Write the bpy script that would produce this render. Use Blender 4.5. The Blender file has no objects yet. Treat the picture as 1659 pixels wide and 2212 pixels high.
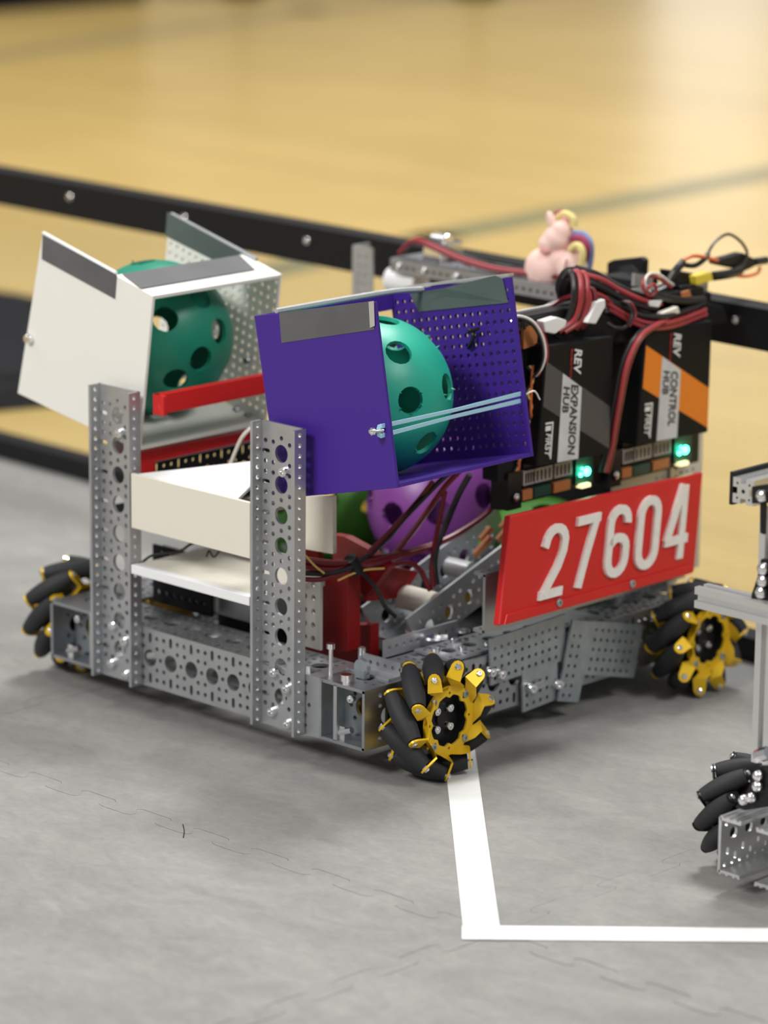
import bpy, bmesh, math, random
from mathutils import Vector, Matrix, Euler
random.seed(7)
S = 0.001
PI = math.pi
# ---------------------------------------------------------------- camera, world, lights, exposure
scn = bpy.context.scene
C = scn.collection
cd = bpy.data.cameras.new('camera'); cam = bpy.data.objects.new('camera', cd); C.objects.link(cam)
cd.sensor_fit = 'HORIZONTAL'; cd.sensor_width = 36.0; cd.lens = 7670.0 / 1659.0 * 36.0
cd.clip_start = 0.05; cd.clip_end = 100
CR = ((0.71947, 0.69446, 0.00913), (-0.17339, 0.16688, 0.97061), (-0.67253, 0.69991, -0.24048))
cam.matrix_world = Matrix(((CR[0][0], CR[1][0], -CR[2][0], 1.7828), (CR[0][1], CR[1][1], -CR[2][1], -1.8362),
                           (CR[0][2], CR[1][2], -CR[2][2], 0.8490), (0, 0, 0, 1)))
cd.dof.use_dof = True; cd.dof.focus_distance = 2.60; cd.dof.aperture_fstop = 6.5
scn.camera = cam
scn.view_settings.view_transform = 'Standard'; scn.view_settings.look = 'None'
scn.view_settings.gamma = 1.0; scn.view_settings.use_curve_mapping = False
scn.view_settings.exposure = 0.0
w = bpy.data.worlds.new('world'); scn.world = w; w.use_nodes = True
bg = w.node_tree.nodes['Background']; bg.inputs[0].default_value = (0.97, 0.98, 1.0, 1); bg.inputs[1].default_value = 0.33

def area(name, loc, target, sx, sy, power, col=(1, 0.985, 0.955)):
    l = bpy.data.lights.new(name, 'AREA'); l.shape = 'RECTANGLE'; l.size = sx; l.size_y = sy; l.energy = power; l.color = col
    o = bpy.data.objects.new(name, l); C.objects.link(o); o.location = loc
    o.rotation_euler = (Vector(target) - Vector(loc)).to_track_quat('-Z', 'Y').to_euler()
area('gym_light_rear', (-1.5, 3.0, 6.5), (0, 0, 0), 1.6, 1.6, 400)
area('gym_light_left', (-4.5, -1.0, 6.5), (0, 0, 0), 1.6, 1.6, 130)
area('front_fill_light', (-.5, -6.0, 5.0), (0, 0, 0), 2.0, 1.6, 410)  # unseen fill lamp, set lower to brighten the upright front faces
area('gym_light_right', (5.0, 0.5, 5.5), (0, 0, 0), 1.6, 1.6, 210)

# ---------------------------------------------------------------- materials
MATS = {}
def mat(name, col, rough=0.5, metal=0.0, spec=0.5, bump=0.0, bscale=200.0, var=0.0, vscale=20.0, emit=0.0, sub=0.0, alpha=1.0, trans=0.0, coat=0.0):
    m = bpy.data.materials.new(name); m.use_nodes = True
    nt = m.node_tree; b = nt.nodes['Principled BSDF']
    b.inputs['Base Color'].default_value = (*col, 1); b.inputs['Roughness'].default_value = rough
    b.inputs['Metallic'].default_value = metal; b.inputs['Specular IOR Level'].default_value = spec
    b.inputs['Coat Weight'].default_value = coat
    if trans: b.inputs['Transmission Weight'].default_value = trans
    if sub:
        b.inputs['Subsurface Weight'].default_value = sub; b.inputs['Subsurface Radius'].default_value = (.01, .01, .01)
    if alpha < 1: b.inputs['Alpha'].default_value = alpha
    if emit:
        b.inputs['Emission Color'].default_value = (*col, 1); b.inputs['Emission Strength'].default_value = emit
    tc = nt.nodes.new('ShaderNodeTexCoord')
    if bump:
        n = nt.nodes.new('ShaderNodeTexNoise'); n.inputs['Scale'].default_value = bscale; n.inputs['Detail'].default_value = 4
        nt.links.new(tc.outputs['Object'], n.inputs['Vector'])
        bp = nt.nodes.new('ShaderNodeBump'); bp.inputs['Strength'].default_value = bump; bp.inputs['Distance'].default_value = 0.001
        nt.links.new(n.outputs['Fac'], bp.inputs['Height']); nt.links.new(bp.outputs['Normal'], b.inputs['Normal'])
    if var:
        n = nt.nodes.new('ShaderNodeTexNoise'); n.inputs['Scale'].default_value = vscale; n.inputs['Detail'].default_value = 5
        nt.links.new(tc.outputs['Object'], n.inputs['Vector'])
        r = nt.nodes.new('ShaderNodeValToRGB')
        r.color_ramp.elements[0].position = 0.3; r.color_ramp.elements[1].position = 0.7
        r.color_ramp.elements[0].color = (*[c * (1 - var) for c in col], 1); r.color_ramp.elements[1].color = (*[min(1, c * (1 + var)) for c in col], 1)
        nt.links.new(n.outputs['Fac'], r.inputs['Fac']); nt.links.new(r.outputs['Color'], b.inputs['Base Color'])
    MATS[name] = m
    return m
alu = mat('aluminium', (.50, .51, .53), .42, .85, var=.06, vscale=60, bump=.05, bscale=600)
alud = mat('aluminium_satin', (.40, .41, .44), .38, .9, var=.06, vscale=60)
zinc = mat('zinc_steel', (.40, .44, .46), .4, .8, var=.12, vscale=90)
steel = mat('bright_steel', (.85, .85, .86), .18, 1.0)
plateal = mat('pale_plate', (.62, .61, .57), .5, .3)
black = mat('black_plastic', (.008, .008, .009), .42, spec=.3)
blackm = mat('matt_black', (.010, .010, .011), .7, spec=.2)
rubber = mat('black_rubber', (.022, .023, .025), .62, bump=.15, bscale=500, spec=.3)
yellow = mat('yellow_anodised', (.80, .50, .015), .38, .35)
purple = mat('purple_print', (.048, .013, .24), .5, bump=.12, bscale=900, spec=.4)
white = mat('white_print', (.80, .79, .74), .5, bump=.08, bscale=900, sub=.05)
cream = mat('cream_print', (.74, .70, .60), .5, bump=.06, bscale=900)
red = mat('red_print', (.60, .012, .012), .42, bump=.12, bscale=700)
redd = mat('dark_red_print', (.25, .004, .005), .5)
tape = mat('duct_tape', (.10, .10, .105), .62, var=.12, vscale=25, bump=.25, bscale=60, spec=.5)
tapeg = mat('duct_tape_green_grey', (.085, .11, .105), .55, var=.12, vscale=25, bump=.3, bscale=60, spec=.4)
tapes = mat('silver_tape', (.50, .51, .52), .32, .4, bump=.5, bscale=90)
gwhite = mat('white_gaffer', (.80, .81, .80), .6, var=.04, vscale=30, bump=.15, bscale=120)
gteal = mat('teal_ball', (.010, .36, .25), .42, var=.10, vscale=14, bump=.1, bscale=90)
ggreen = mat('green_ball', (.006, .215, .135), .42, var=.10, vscale=14, bump=.1, bscale=90)
lime = mat('lime_ball', (.06, .24, .02), .42, var=.2, vscale=12)
violet = mat('violet_ball', (.24, .055, .32), .40, var=.12, vscale=12)
wred = mat('red_wire', (.34, .035, .042), .4)
wdred = mat('dark_red_wire', (.16, .008, .015), .4)
wblack = mat('black_wire', (.012, .011, .011), .38)
wwhite = mat('white_wire', (.78, .74, .68), .4)
wyel = mat('yellow_wire', (.75, .50, .14), .4)
worg = mat('orange_wire', (.75, .17, .05), .4)
whitep = mat('white_plastic', (.82, .82, .82), .4)
xt = mat('yellow_plastic', (.80, .62, .06), .4)
orange = mat('orange_label', (.80, .22, .012), .45)
greyl = mat('grey_label', (.060, .060, .068), .45)
paper = mat('light_label', (.58, .60, .62), .5, var=.08, vscale=60)
inkw = mat('white_ink', (.75, .75, .75), .5)
inkk = mat('dark_ink', (.03, .03, .035), .5)
inkr = mat('red_ink', (.5, .03, .03), .5)
digit = mat('white_digit', (.80, .77, .72), .5, var=.05, vscale=150, bump=.3, bscale=250)
hubcase = mat('hub_case', (.009, .009, .010), .55, spec=.15)
pcbo = mat('copper_orange', (.45, .16, .05), .45)
pcbg = mat('circuit_green', (.015, .06, .045), .4)
portg = mat('port_grey', (.35, .34, .33), .4, .3)
led = mat('green_led', (.05, 1.0, .55), .3, emit=14)
ledw = mat('amber_led', (1.0, .85, .45), .3, emit=1.2)
bandb = mat('light_blue_rubber', (.36, .62, .78), .45)
pink = mat('pink_plush', (.86, .60, .53), .8, sub=.1)
pinkd = mat('rose_plush', (.85, .42, .38), .8)
mblue = mat('blue_yarn', (.20, .26, .48), .8); mmar = mat('maroon_yarn', (.30, .04, .10), .8); myel = mat('cream_yarn', (.75, .62, .25), .8)
railb = mat('black_rail', (.006, .006, .007), .45, spec=.25, bump=.05)
extr = mat('extrusion', (.72, .72, .72), .28, .9)
curtain = mat('dark_fabric', (.006, .0065, .010), .9, spec=.05)
glassm = mat('brass_motor', (.35, .22, .04), .35, .6)
wallp = mat('painted_wall', (.62, .60, .55), .6)
winl = mat('window_light', (1.0, .98, .95), .5, emit=1.3)

# polycarbonate: thin clear sheet
pc = bpy.data.materials.new('clear_sheet'); pc.use_nodes = True
nt = pc.node_tree; nt.nodes.clear()
o_ = nt.nodes.new('ShaderNodeOutputMaterial'); mx = nt.nodes.new('ShaderNodeMixShader'); tr = nt.nodes.new('ShaderNodeBsdfTransparent'); gl = nt.nodes.new('ShaderNodeBsdfGlossy')
tr.inputs[0].default_value = (.93, .94, .95, 1); gl.inputs['Roughness'].default_value = .08
fr = nt.nodes.new('ShaderNodeValue'); fr.outputs[0].default_value = .045
nt.links.new(fr.outputs[0], mx.inputs[0]); nt.links.new(tr.outputs[0], mx.inputs[1]); nt.links.new(gl.outputs[0], mx.inputs[2]); nt.links.new(mx.outputs[0], o_.inputs[0])

# grey foam mat with cloudy scuffs
foam = bpy.data.materials.new('grey_foam'); foam.use_nodes = True
nt = foam.node_tree; b = nt.nodes['Principled BSDF']; b.inputs['Roughness'].default_value = .62; b.inputs['Specular IOR Level'].default_value = .35
tc = nt.nodes.new('ShaderNodeTexCoord'); mp = nt.nodes.new('ShaderNodeMapping'); mp.inputs['Rotation'].default_value = (0, 0, .5); mp.inputs['Scale'].default_value = (1, 1.5, 1)
nt.links.new(tc.outputs['Object'], mp.inputs[0])
def noise(scale, det, dist=0.0, rough=.55):
    n = nt.nodes.new('ShaderNodeTexNoise'); n.inputs['Scale'].default_value = scale; n.inputs['Detail'].default_value = det
    n.inputs['Distortion'].default_value = dist; n.inputs['Roughness'].default_value = rough
    nt.links.new(mp.outputs[0], n.inputs['Vector']); return n
def ramp(n, a, b_, ca, cb):
    r = nt.nodes.new('ShaderNodeValToRGB'); e = r.color_ramp.elements
    e[0].position = a; e[1].position = b_; e[0].color = (*ca, 1); e[1].color = (*cb, 1)
    nt.links.new(n.outputs[0], r.inputs[0]); return r
def mix(a, b_, fac, mode='MULTIPLY'):
    m = nt.nodes.new('ShaderNodeMix'); m.data_type = 'RGBA'; m.blend_type = mode; m.inputs[0].default_value = fac
    nt.links.new(a.outputs[0] if a.bl_idname != 'ShaderNodeMix' else a.outputs[2], m.inputs[6]); nt.links.new(b_.outputs[0] if b_.bl_idname != 'ShaderNodeMix' else b_.outputs[2], m.inputs[7]); return m
r1 = ramp(noise(5, 7, 1.2, .62), .30, .72, (.208, .205, .195), (.285, .281, .267))  # base kept darker, partly for the robot's shadow on the far tiles
r2 = ramp(noise(24, 6, 1.6), .35, .65, (.92, .92, .92), (1.05, 1.045, 1.03))
r3 = ramp(noise(160, 3), .3, .7, (.93, .93, .93), (1.05, 1.05, 1.05))
r4 = ramp(noise(3.0, 9, 4.5, .7), .488, .50, (1, 1, 1), (1, 1, 1))
r4.color_ramp.elements.new(.494).color = (1.0, 1.0, 1.0, 1)
m1 = mix(r1, r2, 1.0); m2 = mix(m1, r3, 1.0)
nt.links.new(m2.outputs[2], b.inputs['Base Color'])
bp = nt.nodes.new('ShaderNodeBump'); bp.inputs['Strength'].default_value = .25; bp.inputs['Distance'].default_value = .001
nt.links.new(noise(420, 4).outputs[0], bp.inputs['Height']); nt.links.new(bp.outputs[0], b.inputs['Normal'])

foam2 = foam.copy(); foam2.name = 'grey_foam_lighter'  # lighter tone for near rows; far rows' darker colour includes robot shadow
for n in foam2.node_tree.nodes:
    if n.bl_idname == 'ShaderNodeValToRGB' and abs(n.color_ramp.elements[0].color[0] - .208) < .01:
        for e in n.color_ramp.elements: e.color = (e.color[0] * 1.24, e.color[1] * 1.24, e.color[2] * 1.22, 1)
# gym floor: maple strips under gloss varnish
wood = bpy.data.materials.new('maple_court'); wood.use_nodes = True
nt = wood.node_tree; b = nt.nodes['Principled BSDF']; b.inputs['Roughness'].default_value = .26; b.inputs['Specular IOR Level'].default_value = .5
tc = nt.nodes.new('ShaderNodeTexCoord'); mp = nt.nodes.new('ShaderNodeMapping'); mp.inputs['Scale'].default_value = (1, 1, 1)
nt.links.new(tc.outputs['Object'], mp.inputs[0])
br = nt.nodes.new('ShaderNodeTexBrick'); br.inputs['Scale'].default_value = 1.0; br.inputs['Brick Width'].default_value = .9; br.inputs['Row Height'].default_value = .057
br.inputs['Mortar Size'].default_value = .0006; br.inputs['Color1'].default_value = (.66, .47, .170, 1); br.inputs['Color2'].default_value = (.60, .425, .150, 1); br.inputs['Mortar'].default_value = (.50, .31, .11, 1)
nt.links.new(mp.outputs[0], br.inputs['Vector'])
m1 = mix(br, ramp(noise(1.6, 4), .3, .7, (.92, .91, .88), (1.06, 1.06, 1.06)), 1.0)
nt.links.new(m1.outputs[2], b.inputs['Base Color'])
courtl = mat('court_line', (.23, .215, .105), .3); courtp = mat('pale_court_line', (.40, .31, .14), .3)

# ---------------------------------------------------------------- mesh helpers (all in millimetres)
class MB:
    def __init__(s): s.v = []; s.f = []
    def add(s, vs, fs):
        n = len(s.v); s.v += [tuple(v) for v in vs]; s.f += [tuple(i + n for i in f) for f in fs]; return s
    def box(s, a, b):
        x0, y0, z0 = a; x1, y1, z1 = b
        return s.add([(x0, y0, z0), (x1, y0, z0), (x1, y1, z0), (x0, y1, z0), (x0, y0, z1), (x1, y0, z1), (x1, y1, z1), (x0, y1, z1)],
                     [(3, 2, 1, 0), (4, 5, 6, 7), (0, 1, 5, 4), (1, 2, 6, 5), (2, 3, 7, 6), (3, 0, 4, 7)])
    def obox(s, c, size, mtx):
        h = [k / 2 for k in size]; c = Vector(c); R = mtx.to_3x3()
        vs = [c + R @ Vector((sx * h[0], sy * h[1], sz * h[2])) for sz in (-1, 1) for sx, sy in ((-1, -1), (1, -1), (1, 1), (-1, 1))]
        return s.add(vs, [(3, 2, 1, 0), (4, 5, 6, 7), (0, 1, 5, 4), (1, 2, 6, 5), (2, 3, 7, 6), (3, 0, 4, 7)])
    def poly(s, pts, d):      # polygon of 3D points extruded by the vector d
        n = len(pts); d = Vector(d); a = [Vector(q) for q in pts]; b = [q + d for q in a]
        fs = [tuple(range(n)), tuple(range(2 * n - 1, n - 1, -1))] + [(i, n + i, n + (i + 1) % n, (i + 1) % n) for i in range(n)]
        return s.add(a + b, fs)
    def cyl(s, p0, p1, r, n=12, r2=None, cap=True):
        p0 = Vector(p0); p1 = Vector(p1); r2 = r if r2 is None else r2
        q = (p1 - p0).to_track_quat('Z', 'Y'); vs = []
        for p, rr in ((p0, r), (p1, r2)):
            for i in range(n):
                a = 2 * PI * i / n; vs.append(p + q @ Vector((rr * math.cos(a), rr * math.sin(a), 0)))
        fs = [(i, (i + 1) % n, n + (i + 1) % n, n + i) for i in range(n)]
        if cap: fs += [tuple(range(n - 1, -1, -1)), tuple(range(n, 2 * n))]
        return s.add(vs, fs)
    def lathe(s, p0, d, prof, n=14):   # prof: (distance along d, radius)
        p0 = Vector(p0); d = Vector(d).normalized(); q = d.to_track_quat('Z', 'Y'); vs = []
        for t, r in prof:
            for i in range(n):
                a = 2 * PI * i / n; vs.append(p0 + d * t + q @ Vector((r * math.cos(a), r * math.sin(a), 0)))
        m = len(prof)
        fs = [(j * n + i, j * n + (i + 1) % n, (j + 1) * n + (i + 1) % n, (j + 1) * n + i) for j in range(m - 1) for i in range(n)]
        fs += [tuple(range(n - 1, -1, -1)), tuple(range((m - 1) * n, m * n))]
        return s.add(vs, fs)
    def tube(s, pts, r, n=7, sub=6):
        P = [Vector(q) for q in pts]
        if len(P) > 2 and sub > 1:
            Q = []
            E = [P[0] * 2 - P[1]] + P + [P[-1] * 2 - P[-2]]
            for i in range(1, len(E) - 2):
                a, b_, c, d = E[i - 1:i + 3]
                for k in range(sub):
                    t = k / sub
                    Q.append(.5 * ((2 * b_) + (c - a) * t + (2 * a - 5 * b_ + 4 * c - d) * t * t + (3 * b_ - a - 3 * c + d) * t ** 3))
            P = Q + [P[-1]]
        vs = []; up = None
        for i, p in enumerate(P):
            d = (P[min(i + 1, len(P) - 1)] - P[max(i - 1, 0)]).normalized()
            if up is None: up = d.orthogonal().normalized()
            up = (up - d * up.dot(d)).normalized(); sd = d.cross(up)
            for k in range(n):
                a = 2 * PI * k / n; vs.append(p + up * (r * math.cos(a)) + sd * (r * math.sin(a)))
        m = len(P)
        fs = [(j * n + i, j * n + (i + 1) % n, (j + 1) * n + (i + 1) % n, (j + 1) * n + i) for j in range(m - 1) for i in range(n)]
        fs += [tuple(range(n - 1, -1, -1)), tuple(range((m - 1) * n, m * n))]
        return s.add(vs, fs)
    def ell(s, c, r, nu=16, nv=10, mtx=None):
        c = Vector(c); vs = []; fs = []
        R = mtx.to_3x3() if mtx else Matrix.Identity(3)
        for j in range(nv + 1):
            th = PI * j / nv
            for i in range(nu):
                a = 2 * PI * i / nu
                vs.append(c + R @ Vector((r[0] * math.sin(th) * math.cos(a), r[1] * math.sin(th) * math.sin(a), r[2] * math.cos(th))))
        for j in range(nv):
            for i in range(nu): fs.append((j * nu + i, (j + 1) * nu + i, (j + 1) * nu + (i + 1) % nu, j * nu + (i + 1) % nu))
        return s.add(vs, fs)
    def mesh(s, me, mtx):
        return s.add([mtx @ v.co for v in me.vertices], [tuple(p.vertices) for p in me.polygons])
    def screw(s, p, d, r=3.4, h=3.0):
        p = Vector(p); d = Vector(d).normalized()
        return s.lathe(p, d, [(0, r), (h * .8, r), (h, r * .8), (h, r * .45), (h * .4, r * .4)], 10)
    def build(s, name, m, parent=None, smooth=False, loc=(0, 0, 0), bev=0.0):
        me = bpy.data.meshes.new(name)
        me.from_pydata([(v[0] * S, v[1] * S, v[2] * S) for v in s.v], [], s.f)
        bm = bmesh.new(); bm.from_mesh(me); bmesh.ops.remove_doubles(bm, verts=bm.verts, dist=1e-7)
        bmesh.ops.recalc_face_normals(bm, faces=bm.faces)
        if bev: bmesh.ops.bevel(bm, geom=list(bm.edges), offset=bev * S, segments=2, affect='EDGES', profile=.5)
        bm.to_mesh(me); bm.free(); me.materials.append(m)
        if smooth:
            me.shade_smooth()
            try: me.set_sharp_from_angle(angle=.7)
            except Exception: pass
        o = bpy.data.objects.new(name, me); C.objects.link(o); o.location = Vector(loc) * S
        if parent: o.parent = parent
        return o

def plate2d(outline, holes, t):      # 2D outline with holes, thickness t centred on z=0
    cu = bpy.data.curves.new('plate', 'CURVE'); cu.dimensions = '2D'; cu.fill_mode = 'BOTH'; cu.extrude = t / 2
    for pts in [outline] + holes:
        sp = cu.splines.new('POLY'); sp.points.add(len(pts) - 1)
        for i, (x, y) in enumerate(pts): sp.points[i].co = (x, y, 0, 1)
        sp.use_cyclic_u = True
    o = bpy.data.objects.new('plate', cu); me = bpy.data.meshes.new_from_object(o)
    bpy.data.objects.remove(o); bpy.data.curves.remove(cu)
    return me
def circ(x, y, r, n=10): return [(x + r * math.cos(2 * PI * i / n), y + r * math.sin(2 * PI * i / n)) for i in range(n)]
def slot(x, y, w_, h, n=8):
    r = w_ / 2; k = h / 2 - r
    return [(x + r * math.cos(a), y + k + r * math.sin(a)) for a in [PI * i / n for i in range(n + 1)]] + [(x + r * math.cos(a), y - k + r * math.sin(a)) for a in [PI + PI * i / n for i in range(n + 1)]]
def rect(x0, y0, x1, y1): return [(x0, y0), (x1, y0), (x1, y1), (x0, y1)]
def basis(o, ex, ey, ez=None):
    ex = Vector(ex); ey = Vector(ey); ez = Vector(ez) if ez else ex.cross(ey).normalized()
    return Matrix(((ex[0], ey[0], ez[0], o[0]), (ex[1], ey[1], ez[1], o[1]), (ex[2], ey[2], ez[2], o[2]), (0, 0, 0, 1)))
def web_holes(L):                    # hole field of a 48 mm web, x along the length, y in +-24
    H = []; x = 25.0
    while x < L - 10:
        H.append(circ(x, 0, 7, 20))
        for dx, dy in ((-8, 9), (8, 9), (-8, -9), (8, -9), (12, 0)):
            if x + dx < L - 4: H.append(circ(x + dx, dy, 1.9))
        for sy in (-1, 1):
            H.append(slot(x, 17 * sy, 3.4, 8.5))
            for dx in (-8, 8):
                if 4 < x + dx < L - 4: H.append(circ(x + dx, 17.5 * sy, 2.0))
        x += 24
    return H
WEB = {}
def webmesh(L):
    if L not in WEB: WEB[L] = plate2d(rect(0, -24, L, 24), web_holes(L), 2.5)
    return WEB[L]
LOW = {}
def lowmesh(L):
    if L not in LOW: LOW[L] = plate2d(rect(0, 0, L, 12), [circ(4 + 8 * i, 6.5, 1.9, 9) for i in range(int(L // 8))], 2.5)
    return LOW[L]
def channel(o, ex, ey, ez, L, low=False):
    # web in the ex/ey plane (centre line along ex from o), outer face at o, flanges run along -ez
    o = Vector(o); ex = Vector(ex); ey = Vector(ey); ez = Vector(ez); b_ = MB()
    b_.mesh(webmesh(L), basis(o - ez * 1.25, ex, ey * .98, ez))
    for sg in (-1, 1):
        if low: b_.mesh(lowmesh(L), basis(o + ey * (sg * 22.75) - ez * .1, ex, -ez, ey))
        else: b_.mesh(webmesh(L), basis(o + ey * (sg * 22.75) - ez * 24.1, ex, -ez, ey))
    return b_
def stroke(pts, wd, closed=False):   # flat ribbon along a 2D polyline -> list of quads (outlines)
    n = len(pts); L = []; R_ = []
    for i, (x, y) in enumerate(pts):
        if closed: a = pts[(i - 1) % n]; c = pts[(i + 1) % n]
        else: a = pts[max(i - 1, 0)]; c = pts[min(i + 1, n - 1)]
        d1 = Vector((x - a[0], y - a[1])); d2 = Vector((c[0] - x, c[1] - y))
        if d1.length < 1e-6: d1 = d2
        if d2.length < 1e-6: d2 = d1
        d1.normalize(); d2.normalize(); n1 = Vector((-d1.y, d1.x)); n2 = Vector((-d2.y, d2.x)); m_ = (n1 + n2).normalized()
        k = wd / 2 / max(.35, m_.dot(n1)); L.append((x + m_.x * k, y + m_.y * k)); R_.append((x - m_.x * k, y - m_.y * k))
    return L, R_
def ribbon(mb, pts, wd, mtx, t, closed=False):
    L, R_ = stroke(pts, wd, closed); n = len(pts)
    vs = [mtx @ Vector((x, y, z)) for z in (0, t) for x, y in L + R_]
    fs = []; m_ = 2 * n
    for i in range(n if closed else n - 1):
        j = (i + 1) % n
        fs += [(i, j, n + j, n + i), (m_ + i, m_ + n + i, m_ + n + j, m_ + j), (i, m_ + i, m_ + j, j), (n + i, n + j, m_ + n + j, m_ + n + i)]
    if not closed: fs += [(0, n, m_ + n, m_), (n - 1, m_ + n - 1, m_ + 2 * n - 1, 2 * n - 1)]
    mb.add(vs, fs); return mb
def arc(cx, cy, rx, ry, a0, a1, n=10): return [(cx + rx * math.cos(math.radians(a0 + (a1 - a0) * i / n)), cy + ry * math.sin(math.radians(a0 + (a1 - a0) * i / n))) for i in range(n + 1)]
def text_mesh(body, size, shear=0.0, offset=0.0, sx=1.0):
    cu = bpy.data.curves.new('t', 'FONT'); cu.body = body; cu.size = size; cu.shear = shear; cu.offset = offset; cu.extrude = .15; cu.resolution_u = 3
    o = bpy.data.objects.new('t', cu); me = bpy.data.meshes.new_from_object(o); bpy.data.objects.remove(o)
    for v in me.vertices: v.co.x *= sx
    return me

def tag(o, label=None, cat=None, group=None, kind=None):
    if label: o['label'] = label
    if cat: o['category'] = cat
    if group: o['group'] = group
    if kind: o['kind'] = kind
    return o
def screws(lst, m, parent, d, r=3.4, h=3.0):
    for q in lst: MB().screw(q, d, r, h).build('screw', m, parent, True)
def empty(name, loc=(0, 0, 0), rz=0.0):
    o = bpy.data.objects.new(name, None); o.empty_display_size = .02; C.objects.link(o); o.location = Vector(loc) * S; o.rotation_euler = (0, 0, rz); return o

# ---------------------------------------------------------------- setting: court floor, hall walls, foam mat
fl = MB().box((-14000, -6000, -80), (6000, 14000, -10)).build('floor', wood); tag(fl, kind='structure')
for nm, a, b_ in (('wall_back', (-14000, 13900, -10), (6000, 14000, 5000)), ('wall_left', (-14100, -6000, -10), (-14000, 14000, 5000))):
    tag(MB().box(a, b_).build(nm, wallp), kind='structure')
k = 0
for x in (-11200, -8300, -6100, -3000):
    k += 1; tag(MB().box((x, 13870, 300), (x + 900, 13895, 3000)).build('window_%d' % k, winl), kind='structure')
for y in (3500, 6400, 9800):
    k += 1; tag(MB().box((-13995, y, 300), (-13970, y + 900, 3000)).build('window_%d' % k, winl), kind='structure')
# painted court lines lie in the varnish
k = 0
for a, b_, wd in (((-1792.6, 2790.1, -10.0), (-1730.6, 1922.9, -10.0), 75), ((-1730.6, 1922.9, -10.0), (-1689.8, 1525.1, -10.0), 75), ((-3904.8, 2921.1, -10.0), (-4134.0, 4040.8, -10.0), 110), ((-4134.0, 4040.8, -10.0), (-4133.0, 4750.6, -10.0), 110)):
    a = Vector(a); b_ = Vector(b_); d = (b_ - a).normalized(); n_ = Vector((-d.y, d.x, 0)) * wd / 2; k += 1
    ea = d * (3000 if k in (1, 3) else 30); eb = d * (3000 if k in (2, 4) else 30)
    tag(MB().poly([a - ea - n_, b_ + eb - n_, b_ + eb + n_, a - ea + n_], (0, 0, .6)).build('trim_%d' % k, courtl if k < 3 else courtp), kind='structure')

# foam tiles with interlocking dovetail teeth
mroot = empty('foam_mat', (280, -173, -9.6)); tag(mroot, 'grey interlocking foam mat scuffed and cloudy under the robots', 'mat')
TX = [280 + 610 * i for i in range(-4, 3)]; TY = [-173 + 700 * i if i > 0 else -173 + 610 * i for i in range(-3, 2)]
def seam(horizontal, p0, p1, c, tooth):
    # polyline from p0 to p1 along a seam at coordinate c: dovetail teeth every 61 mm
    pts = []; n = 10; step = (p1 - p0) / n
    for i in range(n):
        a = p0 + step * i
        if not tooth: pts.append((a, c)); continue
        # flat valley, flared tooth
        for t, q in ((.0, -7), (.24, -7), (.33, -5.5), (.36, -2), (.24, 6), (.30, 9), (.80, 9), (.86, 6), (.74, -2), (.77, -5.5), (.86, -7)):
            pts.append((a + step * t, c + q))
    return pts if horizontal else [(q, a) for a, q in pts]
G = .18
for i in range(len(TX) - 1):
    for j in range(len(TY) - 1):
        x0, x1, y0, y1 = TX[i], TX[i + 1], TY[j], TY[j + 1]
        if (x1 < -900 and y1 < -200) or (x0 > 800 and y1 < -700): continue
        inY0 = j > 0; inY1 = j < len(TY) - 2
        out = seam(True, x0, x1, y0, inY0) + seam(False, y0, y1, x1, True) + seam(True, x0, x1, y1, inY1)[::-1] + seam(False, y0, y1, x0, True)[::-1]
        # clean the four corners: drop points outside the shrunken tile neighbourhood order
        cx, cy = (x0 + x1) / 2, (y0 + y1) / 2
        out2 = []
        for q in out:
            if out2 and (abs(q[0] - out2[-1][0]) + abs(q[1] - out2[-1][1])) < .3: continue
            out2.append(q)
        sh = [(cx + (x - cx) * (1 - G / 305), cy + (y - cy) * (1 - G / 305)) for x, y in out2]
        lev = (0, .5, -.3, .3)[(i * 2 + j * 3) % 4] * .5
        me = plate2d(sh, [], 14.4)
        o = MB().mesh(me, Matrix.Translation((-280, 173, 7.3 + lev))).build('foam_tile', foam2 if j < 2 else foam, mroot)
del G

# white tape strips
def tape_strip(a, b_, c, d, lab, z):
    o = MB().poly([(q[0], q[1], z) for q in (a, b_, c, d)], (0, 0, .35)).build('floor_tape', gwhite); tag(o, lab, 'tape', 'white tape on the mat'); return o
tape_strip((266.9, -177.9, 5.0), (281.0, -157.4, 5.0), (-130, 253.6, 0), (-144, 233, 0), 'white tape strip running up from the corner to the near yellow wheel', 5.25)
tape_strip((281.0, -194.6, 5.0), (731, 238.5, 0), (713.9, 257, 0), (263.9, -176.0, 5.0), 'white tape strip running right from the corner along the bottom', 5.65)
# stray fibres on the mat
o = MB().tube([(-22.1, -166.2, 5.0), (-10.9, -175.2, 5.0), (-0.1, -186.1, 5.0)], .45, 5).build('loose_fibre', wblack); tag(o, 'short black fibre lying on the mat left of the white tape', 'fibre')

# ---------------------------------------------------------------- field perimeter
ang = -.035
fb = empty('field_barrier', (0, 465, 5), ang); tag(fb, 'black-railed clear panel barrier behind the robot', 'barrier')
def lowrail(z0, z1, nm):
    b_ = MB()
    b_.box((-3200, -2, z0), (1500, 3, z1)); b_.box((-3200, 19, z0), (1500, 24, z1)); b_.box((-3200, 3, z1 - 4), (1500, 19, z1)); b_.box((-3200, 3, z0), (1500, 7, z0 + 4))
    return b_.build(nm, railb, fb)
lowrail(269, 304, 'top_rail'); lowrail(0, 21, 'bottom_rail')
MB().box((-3200, 9, 28), (1500, 12, 270)).build('clear_panel', pc, fb)
for x in range(-3000, 1500, 175):
    MB().screw((x + 3, -2, 291), (0, -1, 0), 3.5, 3).build('rivet', steel, fb, True)
for x in (-1850, 600): MB().box((x, 3, 0), (x + 40, 18, 300)).build('post', railb, fb)
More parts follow.
